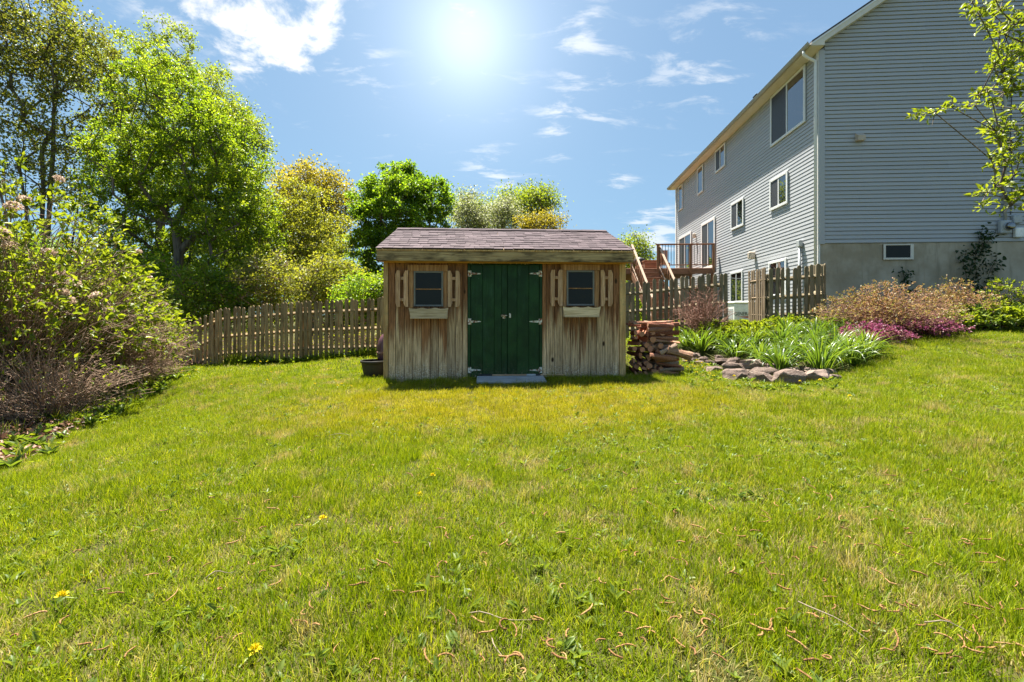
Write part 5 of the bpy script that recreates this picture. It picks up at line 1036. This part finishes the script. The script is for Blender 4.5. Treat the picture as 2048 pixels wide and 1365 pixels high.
# ------------------------------------------------------------------ scattering helper (uncountable growth only)
def scatter(name, pts, rot, scl, idx, sources, label, cat):
    col_ = bpy.data.collections.new(name + '_source')
    for s in sources: col_.objects.link(s)
    me = bpy.data.meshes.new(name); n = len(pts); me.vertices.add(n); me.vertices.foreach_set('co', np.asarray(pts, np.float32).ravel())
    for nm, ty, arr, key in (('rot', 'FLOAT_VECTOR', rot, 'vector'), ('scl', 'FLOAT_VECTOR', scl, 'vector'), ('idx', 'INT', idx, 'value')):
        a_ = me.attributes.new(nm, ty, 'POINT'); a_.data.foreach_set(key, np.asarray(arr, np.int32 if ty == 'INT' else np.float32).ravel())
    o = put(name, me); tag(o, label, cat, kind='stuff')
    ng = bpy.data.node_groups.new(name, 'GeometryNodeTree'); ng.interface.new_socket('Geometry', in_out='INPUT', socket_type='NodeSocketGeometry'); ng.interface.new_socket('Geometry', in_out='OUTPUT', socket_type='NodeSocketGeometry')
    gi = ng.nodes.new('NodeGroupInput'); go = ng.nodes.new('NodeGroupOutput'); ci = ng.nodes.new('GeometryNodeCollectionInfo'); ci.inputs['Collection'].default_value = col_; ci.inputs['Separate Children'].default_value = True; ci.inputs['Reset Children'].default_value = True
    ip = ng.nodes.new('GeometryNodeInstanceOnPoints'); ip.inputs['Pick Instance'].default_value = True
    def at_(nm, ty): a_ = ng.nodes.new('GeometryNodeInputNamedAttribute'); a_.data_type = ty; a_.inputs['Name'].default_value = nm; return a_.outputs[0]
    ng.links.new(gi.outputs[0], ip.inputs['Points']); ng.links.new(ci.outputs[0], ip.inputs['Instance']); ng.links.new(at_('idx', 'INT'), ip.inputs['Instance Index'])
    e2r = ng.nodes.new('FunctionNodeEulerToRotation'); ng.links.new(at_('rot', 'FLOAT_VECTOR'), e2r.inputs[0]); ng.links.new(e2r.outputs[0], ip.inputs['Rotation']); ng.links.new(at_('scl', 'FLOAT_VECTOR'), ip.inputs['Scale'])
    ng.links.new(ip.outputs[0], go.inputs[0]); md = o.modifiers.new('scatter', 'NODES'); md.node_group = ng; return o
def src(name, V, Fc, mat): return bpy.data.objects.new(name, mesh(V, Fc, mat))

# grass material: colour varies over the lawn with dry and yellow patches
def grass_mat(name, dry=0.0):
    m, t, out = new_mat(name); ge = nd(t, 'ShaderNodeNewGeometry'); pos = ge.outputs['Position']; r = ge.outputs['Random Per Island']; ri = nd(t, 'ShaderNodeObjectInfo').outputs['Random']
    k = mth(t, 'ADD', mth(t, 'MULTIPLY', r, 0.55), mth(t, 'MULTIPLY', ri, 0.45))
    g = ramp(t, k, [(0.05, (0.07, 0.12, 0.004)), (0.45, (0.175, 0.235, 0.006)), (0.75, (0.28, 0.325, 0.010)), (0.95, (0.44, 0.42, 0.05))])
    st = ramp(t, k, [(0.1, (0.26, 0.19, 0.085)), (0.6, (0.42, 0.32, 0.17)), (0.95, (0.58, 0.47, 0.29))])
    big = noise(t, pos, 0.55, 3.0, 0.6); mid_ = noise(t, pos, 2.6, 4.0, 0.65); sx_ = nd(t, 'ShaderNodeSeparateXYZ', None, Vector=pos)
    dryf = smooth(t, mth(t, 'ADD', mth(t, 'ADD', mid_, mth(t, 'MULTIPLY', big, 0.35)), mth(t, 'MULTIPLY', r, 0.10)), 0.80, 0.88)
    c = mixc(t, mth(t, 'MULTIPLY', dryf, 0.75), g, st)
    # yellowed grass in a band before the shed
    dx = mth(t, 'DIVIDE', sx_.outputs[0], 2.6); dy = mth(t, 'DIVIDE', mth(t, 'SUBTRACT', sx_.outputs[1], 5.2), 1.5)
    e = mth(t, 'ADD', mth(t, 'MULTIPLY', dx, dx), mth(t, 'MULTIPLY', dy, dy)); ye = mth(t, 'MULTIPLY', mth(t, 'SUBTRACT', 1.0, smooth(t, mth(t, 'ADD', e, mth(t, 'MULTIPLY', mth(t, 'SUBTRACT', mid_, 0.5), 2.4)), 0.0, 1.6)), 0.62)
    c = mixc(t, ye, c, ramp(t, k, [(0.1, (0.20, 0.175, 0.010)), (0.5, (0.40, 0.325, 0.018)), (0.9, (0.58, 0.47, 0.06))]))
    fine = noise(t, pos, 9.0, 4.0, 0.7); c = mixc(t, mth(t, 'MULTIPLY', smooth(t, fine, 0.50, 0.66), 0.55), c, mixc(t, 1.0, c, (0.50, 0.66, 0.5), 'MULTIPLY')); c = mixc(t, mth(t, 'MULTIPLY', smooth(t, noise(t, pos, 5.0, 5.0, 0.75), 0.56, 0.66), 0.5), c, st)
    if dry: c = mixc(t, dry, c, st)
    p = nd(t, 'ShaderNodeBsdfPrincipled', None, Roughness=0.5); p.inputs['Specular IOR Level'].default_value = 0.14; t.links.new(c, p.inputs['Base Color'])
    tr = nd(t, 'ShaderNodeBsdfTranslucent', None, Color=mixc(t, 1.0, c, (1.35, 1.3, 0.5), 'MULTIPLY')); mx_ = nd(t, 'ShaderNodeMixShader', None, Fac=0.42); t.links.new(p.outputs[0], mx_.inputs[1]); t.links.new(tr.outputs[0], mx_.inputs[2]); t.links.new(mx_.outputs[0], out.inputs[0]); return m
GM, GD = grass_mat('lawn_grass_blades'), grass_mat('dry_lawn_thatch', 0.85)
def tuft(nb, R, h, w, lean, k=3):
    Vs = []; Fs = []; off = 0
    for i in range(nb):
        p = np.array([*(rng.normal(size=2) * R * 0.5), -0.004]); a_ = rng.uniform(0, 6.283); d = np.array([math.cos(a_), math.sin(a_), 0]); side = np.array([-d[1], d[0], 0]) if rng.random() < 0.6 else unit(rng.normal(size=3) * np.array([1, 1, 0.1])); ln = h * rng.uniform(0.45, 1.25); an = math.radians(rng.uniform(48, 88)) ; b = rng.uniform(0.1, lean)
        for s in range(k + 1):
            u = s / k; ww = w * (1 - u * u * 0.93) * rng.uniform(0.9, 1.1)
            if s == k: Vs.append(p)
            else: Vs += [p - side * ww / 2, p + side * ww / 2]
            p = p + (d * math.cos(an) + np.array([0, 0, math.sin(an)])) * ln / k; an -= b / k * (0.5 + u)
        for s in range(k - 1): q = off + 2 * s; Fs += [[q, q + 1, q + 3], [q, q + 3, q + 2]]
        q = off + 2 * (k - 1); Fs.append([q, q + 1, q + 2]); off += 2 * k + 1
    return np.array(Vs), np.array(Fs)
gs = [src('grass_tuft', *tuft(50, 0.075, 0.044 + 0.007 * i, 0.0029, 1.4), GM) for i in range(5)] + [src('grass_tuft', *tuft(40, 0.085, 0.034, 0.0026, 2.2), GD) for i in range(2)]
far = [src('grass_tuft', *tuft(34, 0.13, 0.075, 0.0062, 1.2), GM) for i in range(4)]
def frustum_pts(dens, y0, y1, pad=1.22):
    """random lawn points in the view wedge, dens(Y) per square metre"""
    out_ = []
    for y in np.arange(y0, y1, 0.25):
        w = 1.125 * (y + 0.25) * pad + 0.9; n = rng.poisson(dens(y) * 2 * w * 0.25); out_.append(np.stack([rng.uniform(-w, w, n), rng.uniform(y, y + 0.25, n)], 1))
    return np.concatenate(out_)
LB = [(-3.6, 2.0), (-4.35, 4.0), (-4.75, 5.0), (-5.3, 6.2), (-5.85, 7.6), (-6.5, 9.0), (-6.0, 9.5), (-4.0, 9.55), (-2.8, 9.1)]
def left_lim(y): return np.interp(y, [0.5, 2.0, 4.0, 5.0, 6.2, 7.6, 9.0, 10.5], [-3.0, -3.5, -4.25, -4.7, -5.25, -5.8, -6.4, -7.0])
def lawn_mask(p):
    x, y = p[:, 0], p[:, 1]; lx = (x - SX0) * cs + (y - SY0) * sn; ly = -(x - SX0) * sn + (y - SY0) * cs
    inshed = (lx > -0.0) & (lx < SW) & (ly > 0.01) & (ly < SD); ramp_m = (lx > sx(868) - 0.0) & (lx < sx(868) + 1.0) & (ly > -0.45) & (ly < 0.02)
    return ~inshed & ~ramp_m & (x > left_lim(y) - 0.25)
def bed_mask(p):
    x, y = p[:, 0], p[:, 1]; u = CX + F * x / y; v = HY - F * (gz(x, y) - CZ) / y
    e = ((u - 1570) / 190.0) ** 2 + ((v - 705) / 52.0) ** 2; f = (u > 1640) & (v < 662); return (e < 1.0) | f | (((u - 1400) / 60) ** 2 + ((v - 700) / 26.0) ** 2 < 1)
def lay(p): return np.column_stack([p, gz(p[:, 0], p[:, 1])])
p = frustum_pts(lambda y: 520 if y < 3 else 520 * (3 / y) ** 0.75, 0.5, 7.6); p = p[lawn_mask(p) & ~bed_mask(p)]; n = len(p)
hf = 0.75 + 0.5 * (np.sin(p[:, 0] * 3.1 + np.sin(p[:, 1] * 2.3) * 2) * np.sin(p[:, 1] * 3.7 + np.sin(p[:, 0] * 1.9) * 2) * 0.5 + 0.5)
near_shed = np.exp(-((p[:, 1] - (SY0 - 0.25 + 0.055 * (p[:, 0] + 1.9))) / 0.35) ** 2) * ((p[:, 0] > -2.3) & (p[:, 0] < 2.4)); sc_ = hf * rng.uniform(0.75, 1.2, n) * (1 + 0.7 * near_shed)
ix = np.where(rng.random(n) < 0.20, rng.integers(5, 7, n), rng.integers(0, 5, n))
scatter('lawn_grass', lay(p), np.column_stack([rng.normal(size=(n, 2)) * 0.12, rng.uniform(0, 6.28, n)]), np.column_stack([rng.uniform(0.9, 1.2, n), rng.uniform(0.9, 1.2, n), sc_]), ix, gs, 'short patchy mown grass covering the lawn with dry straw spots', 'grass')
p = frustum_pts(lambda y: 190 * (7.6 / y), 7.6, 16); p = p[lawn_mask(p) & ~bed_mask(p)]; n = len(p)
tall = np.where((p[:, 1] > 10.2) & (p[:, 0] < 2.5), 1.8, 0.9)
scatter('yard_grass', lay(p), np.column_stack([rng.normal(size=(n, 2)) * 0.1, rng.uniform(0, 6.28, n)]), np.column_stack([np.ones(n), np.ones(n), rng.uniform(0.6, 1.1, n) * tall]), rng.integers(0, 4, n), far, 'grass of the farther lawn and beyond the fences', 'grass')
# broad leaved weeds in the turf
def rosette(nl, ln, wd, rise):
    a_ = rng.uniform(0, 6.28, nl); ax = np.stack([np.cos(a_), np.sin(a_), rise + rng.normal(size=nl) * 0.3], 1); return leaves(np.zeros((nl, 3)) + rng.normal(size=(nl, 3)) * 0.006 * np.array([1, 1, 0]) , ax, ln * rng.uniform(0.6, 1.2, nl), wd, nrm=np.tile([[0, 0, 1.0]], (nl, 1)) + rng.normal(size=(nl, 3)) * 0.2, six=True)
ws = [src('weed_rosette', *rosette(7, 0.05, 0.36, 0.9), L['weed']) for _ in range(3)] + [src('weed_rosette', *rosette(5, 0.036, 0.5, 1.1), L['weed']) for _ in range(2)] + [src('weed_rosette', *rosette(9, 0.022, 0.85, 1.0), L['lime'])]
p = frustum_pts(lambda y: 120 if y < 4 else 70, 0.8, 7.5); p = p[lawn_mask(p) & ~bed_mask(p)]; p = p[(np.sin(p[:, 0] * 1.7 + 1.2 * np.sin(p[:, 1] * 1.3)) + np.sin(p[:, 1] * 2.1 + p[:, 0]) + rng.normal(size=len(p)) * 0.7) > -0.2]; n = len(p)
scatter('lawn_weeds', lay(p) + np.array([0, 0, 0.012]), np.column_stack([rng.normal(size=(n, 2)) * 0.2, rng.uniform(0, 6.28, n)]), np.tile(rng.uniform(0.45, 0.95, (n, 1)), (1, 3)), rng.integers(0, 6, n), ws, 'broad leaved weeds and clover scattered through the turf', 'weeds')
# rank weeds along the left bed edge, the fence foot and the stones
es = [src('edge_weed', *rosette(14, 0.15, 0.30, 1.3), L['weed']) for _ in range(3)] + [src('edge_weed', *rosette(16, 0.09, 0.55, 1.1), L['lime']) for _ in range(2)] + [src('edge_weed', *tuft(40, 0.1, 0.2, 0.005, 1.4), GM)]
ys = rng.uniform(3.6, 9.4, 520); p1 = np.stack([left_lim(ys) - rng.uniform(-0.15, 0.75, 520), ys], 1); xs = rng.uniform(-6.3, -2.2, 420); p2 = np.stack([xs, np.interp(xs, [-6.3, -2.6], [10.2, 9.4]) - rng.uniform(-0.35, 0.28, 420)], 1)
q3 = np.array([hit(px, py)[:2] for px, py in zip(rng.uniform(1365, 1680, 110), rng.uniform(760, 785, 110) - 0)]); q4 = np.array([hit(px, py)[:2] for px, py in zip(rng.uniform(1365, 1450, 80), rng.uniform(728, 765, 80))]); q5 = np.stack([rng.uniform(2.0, 7.0, 200), rng.uniform(9.2, 9.9, 200)], 1)
p1 = p1[(p1[:, 1] > 5.4) | (rng.random(520) < 0.35)]; p = np.concatenate([p1, p2, q3, q4, q5]); n = len(p); small = np.concatenate([np.full(len(p1), 1.0), np.full(420, 1.35), np.full(110, 0.55), np.full(80, 0.6), np.full(200, 0.9)])
scatter('edge_weeds', lay(p), np.column_stack([rng.normal(size=(n, 2)) * 0.15, rng.uniform(0, 6.28, n)]), (rng.uniform(0.55, 1.2, n) * small)[:, None] * np.ones((1, 3)), rng.integers(0, 6, n), es, 'rank weeds along the shrub bed, fence foot and stone edging', 'weeds')
# leaf litter and mulch under the left shrubs
n = 9000; ys = rng.uniform(3.0, 9.5, n); p = np.stack([left_lim(ys) - 0.1 - rng.uniform(0, 1, n) ** 1.1 * 3.0, ys], 1); Z = gz(p[:, 0], p[:, 1]) + rng.uniform(0.0, 0.07, n)
V, Fc = leaves(np.column_stack([p, Z]), rng.normal(size=(n, 3)) * np.array([1, 1, 0.25]), 0.075 * rng.uniform(0.5, 1.3, n), 0.6, nrm=np.tile([[0, 0, 1.0]], (n, 1)) + rng.normal(size=(n, 3)) * 0.45)
o = put('leaf_litter', mesh(V, Fc, L['litter'])); tag(o, 'brown dead leaf litter under the left shrubs', 'leaf litter', kind='stuff')
n = 7000; xs = rng.uniform(-8, 2, n); yy = rng.uniform(10.2, 13.5, n); V, Fc = leaves(np.column_stack([xs, yy, gz(xs, yy) + rng.uniform(0, 0.1, n)]), rng.normal(size=(n, 3)) * np.array([1, 1, 0.4]), 0.1 * rng.uniform(0.5, 1.3, n), 0.6); o = put('leaf_litter', mesh(V, Fc, L['litter'])); tag(o, 'brown leaf litter on the ground beyond the long fence', 'leaf litter', kind='stuff')

# ------------------------------------------------------------------ dandelions and fallen catkins
M['petal'] = plain('dandelion_yellow', (0.80, 0.66, 0.02), 0.7, var=0.12, scale=60); M['stalk'] = plain('dandelion_stalk', (0.16, 0.20, 0.05), 0.6)
def dandelion_mesh(seed):
    r_ = np.random.default_rng(seed); n = 54; a_ = r_.uniform(0, 6.28, n); el = r_.uniform(0.05, 1.3, n); d = np.stack([np.cos(a_) * np.cos(el), np.sin(a_) * np.cos(el), np.sin(el)], 1)
    V, Fc = leaves(d * 0.003, d, 0.019 * r_.uniform(0.8, 1.1, n), 0.34, 0.05, 0.0); return mesh(V, Fc, M['petal'])
DH = [dandelion_mesh(i) for i in range(3)]; DS = mesh(*chain([(0, 0, -1.0), (0.05, 0, -0.5), (0, 0, 0.0)], [0.0022] * 3, 6), M['stalk'], True)
DN = {}
def dandelion(px, py, h, label, s=1.0):
    if label.startswith('dandelion'): DN[label] = DN.get(label, -1) + 1; label = ORD[DN[label]] + ' ' + label
    x, y, z = hit(px, py + h * F / 6.0 * 0.6); t_ = thing('dandelion', label, 'dandelion', (x, y, z), 0, 'dandelions in the lawn')
    put('flower_head', DH[random.randrange(3)], t_, (0, 0, h), (random.uniform(-0.35, 0.5), random.uniform(-0.3, 0.3), random.uniform(0, 6)), (s, s, s)); put('stalk', DS, t_, (0, 0, h), (0, 0, random.uniform(0, 6)), (1, 1, h))
for px, py, h, lb in ((865, 960, 0.03, 'lone yellow dandelion in the middle of the lawn'), (122, 1232, 0.07, 'nearest yellow dandelion at the lower left'), (645, 1060, 0.06, 'single tall dandelion left of the lawn middle'), (510, 1325, 0.03, 'small dandelion at the bottom edge'), (838, 998, 0.02, 'tiny dandelion just below the lone one')):
    dandelion(px, py, h, lb)
for zx, zy in sorted(((660, 1218), (710, 1182), (800, 1258), (200, 1280), (960, 1292), (890, 1222))): px, py = 740 + zx * 0.2124, 500 + zy * 0.2124; dandelion(px, py, 0.06, 'dandelion from the left against the foot of the shed wall')
for zx, zy in sorted(((865, 905), (1290, 940), (1470, 905), (1530, 940), (1610, 960), (1410, 800), (1845, 815), (1815, 865), (900, 830), (545, 945), (1490, 955), (1275, 900))): px, py = 340 + zx * 0.2246, 560 + zy * 0.2247; dandelion(px, py, 0.05, 'dandelion from the left in the grass before the long fence')
for zx, zy in sorted(((110, 820), (20, 855), (170, 860), (100, 845), (235, 815), (360, 730), (805, 735), (860, 735), (790, 790), (985, 670), (1190, 690), (1590, 645))): px, py = 340 + zx * 0.2246, 560 + zy * 0.2247; dandelion(px, py, 0.12, 'dandelion from the left among weeds along the long fence')
for zx, zy in sorted(((830, 1050), (930, 1082), (1165, 940), (1240, 975), (1090, 1005), (1125, 1040), (1255, 1050), (1020, 1040), (1360, 1145), (1330, 1000), (1730, 1190), (1390, 1270), (1160, 1125), (1420, 1190), (1000, 945))): px, py = 1240 + zx * 0.1319, 600 + zy * 0.1319; dandelion(px, py, 0.07, 'dandelion from the left between the firewood and the stones')
for zx, zy in sorted(((505, 1160), (620, 1165), (760, 1150), (800, 1225), (540, 1275), (835, 1205), (750, 1258), (15, 1305), (340, 1335))): px, py = zx * 0.3297, 400 + zy * 0.3297; dandelion(px, py, 0.08, 'dandelion from the left at the foot of the left shrubs')
for px, py in sorted(((1848, 668), (1875, 664), (1980, 648), (2010, 656), (1600, 768), (1640, 765), (1700, 800))): dandelion(px, py, 0.06, 'dandelion from the left along the right bed edge')
m, t, out = new_mat('catkin_brown'); co, v, g, r = objco(t); c = ramp(t, r, [(0, (0.18, 0.082, 0.025)), (0.5, (0.29, 0.145, 0.048)), (1, (0.40, 0.23, 0.09))]); f = noise(t, v, 240.0, 2.0); finish(t, out, mixc(t, smooth(t, f, 0.4, 0.6), mixc(t, 1.0, c, (0.5, 0.45, 0.4), 'MULTIPLY'), c), 0.8, bump=f, bump_s=0.8, bump_d=0.003); M['catkin'] = m
CK = []
for k in range(8):
    n = 11; an = rng.uniform(0, 6); p = np.array([0.0, 0, 0.0]); pts = []; cv = rng.normal() * 0.22; ln = rng.uniform(0.04, 0.075)
    for i in range(n): pts.append(p.copy()); p = p + np.array([math.cos(an), math.sin(an), 0.35 * math.cos(i * 0.35) * (1 if i < 5 else -0.6)]) * ln / n; an += cv + rng.normal() * 0.14
    V, Fs = chain(pts, [0.0010] + [0.0021 + 0.0005 * (i % 2) for i in range(n - 2)] + [0.0011], 6); CK.append(mesh(V, Fs, M['catkin'], True))
cnt = 0
while cnt < 285:
    px, py = random.uniform(0, 2048), 830 + 535 * random.random() ** 0.8
    if random.random() > (0.25 + 0.75 * min(1, px / 1500)) * (0.35 + 0.65 * min(1, max(0, (py - 800) / 250))): continue
    x, y, z = hit(px, py)
    if not lawn_mask(np.array([[x, y]]))[0] or x < left_lim(y) + 0.2: continue
    s = random.uniform(0.8, 1.25); o = put('catkin', random.choice(CK), None, (x, y, z + 0.032), (random.uniform(-0.2, 0.2), random.uniform(-0.2, 0.2), random.uniform(0, 6.28)), (s, s, s)); tag(o, 'fallen orange brown catkin lying on the lawn', 'catkin', 'fallen catkins on the lawn'); cnt += 1
M['pale_twig'] = plain('pale_dry_twig', (0.22, 0.17, 0.12), 0.8)
for i, (px, py, ln, a_) in enumerate(((860, 1110, 0.09, 1.9), (1000, 1265, 0.2, -0.1), (995, 1330, 0.1, -1.1), (1665, 1270, 0.2, -1.0), (1900, 1280, 0.13, -0.3), (440, 1170, 0.09, 0.7), (690, 880, 0.25, 0.15), (1565, 1000, 0.07, -0.3))):
    x, y, z = hit(px, py); pts = [(ln * (u - 0.5), 0.06 * ln * math.sin(u * 7 + i), 0.01 * math.sin(u * 5)) for u in np.linspace(0, 1, 7)]; o = put('dry_twig', mesh(*chain(pts, [0.0019, 0.0018, 0.0017, 0.0016, 0.0014, 0.0012, 0.0008], 6), M['pale_twig'], True), None, (x, y, z + 0.04), (0, 0, a_)); tag(o, ORD[i] + ' thin pale dry twig lying in the lawn grass', 'twig', 'dry twigs on the lawn')
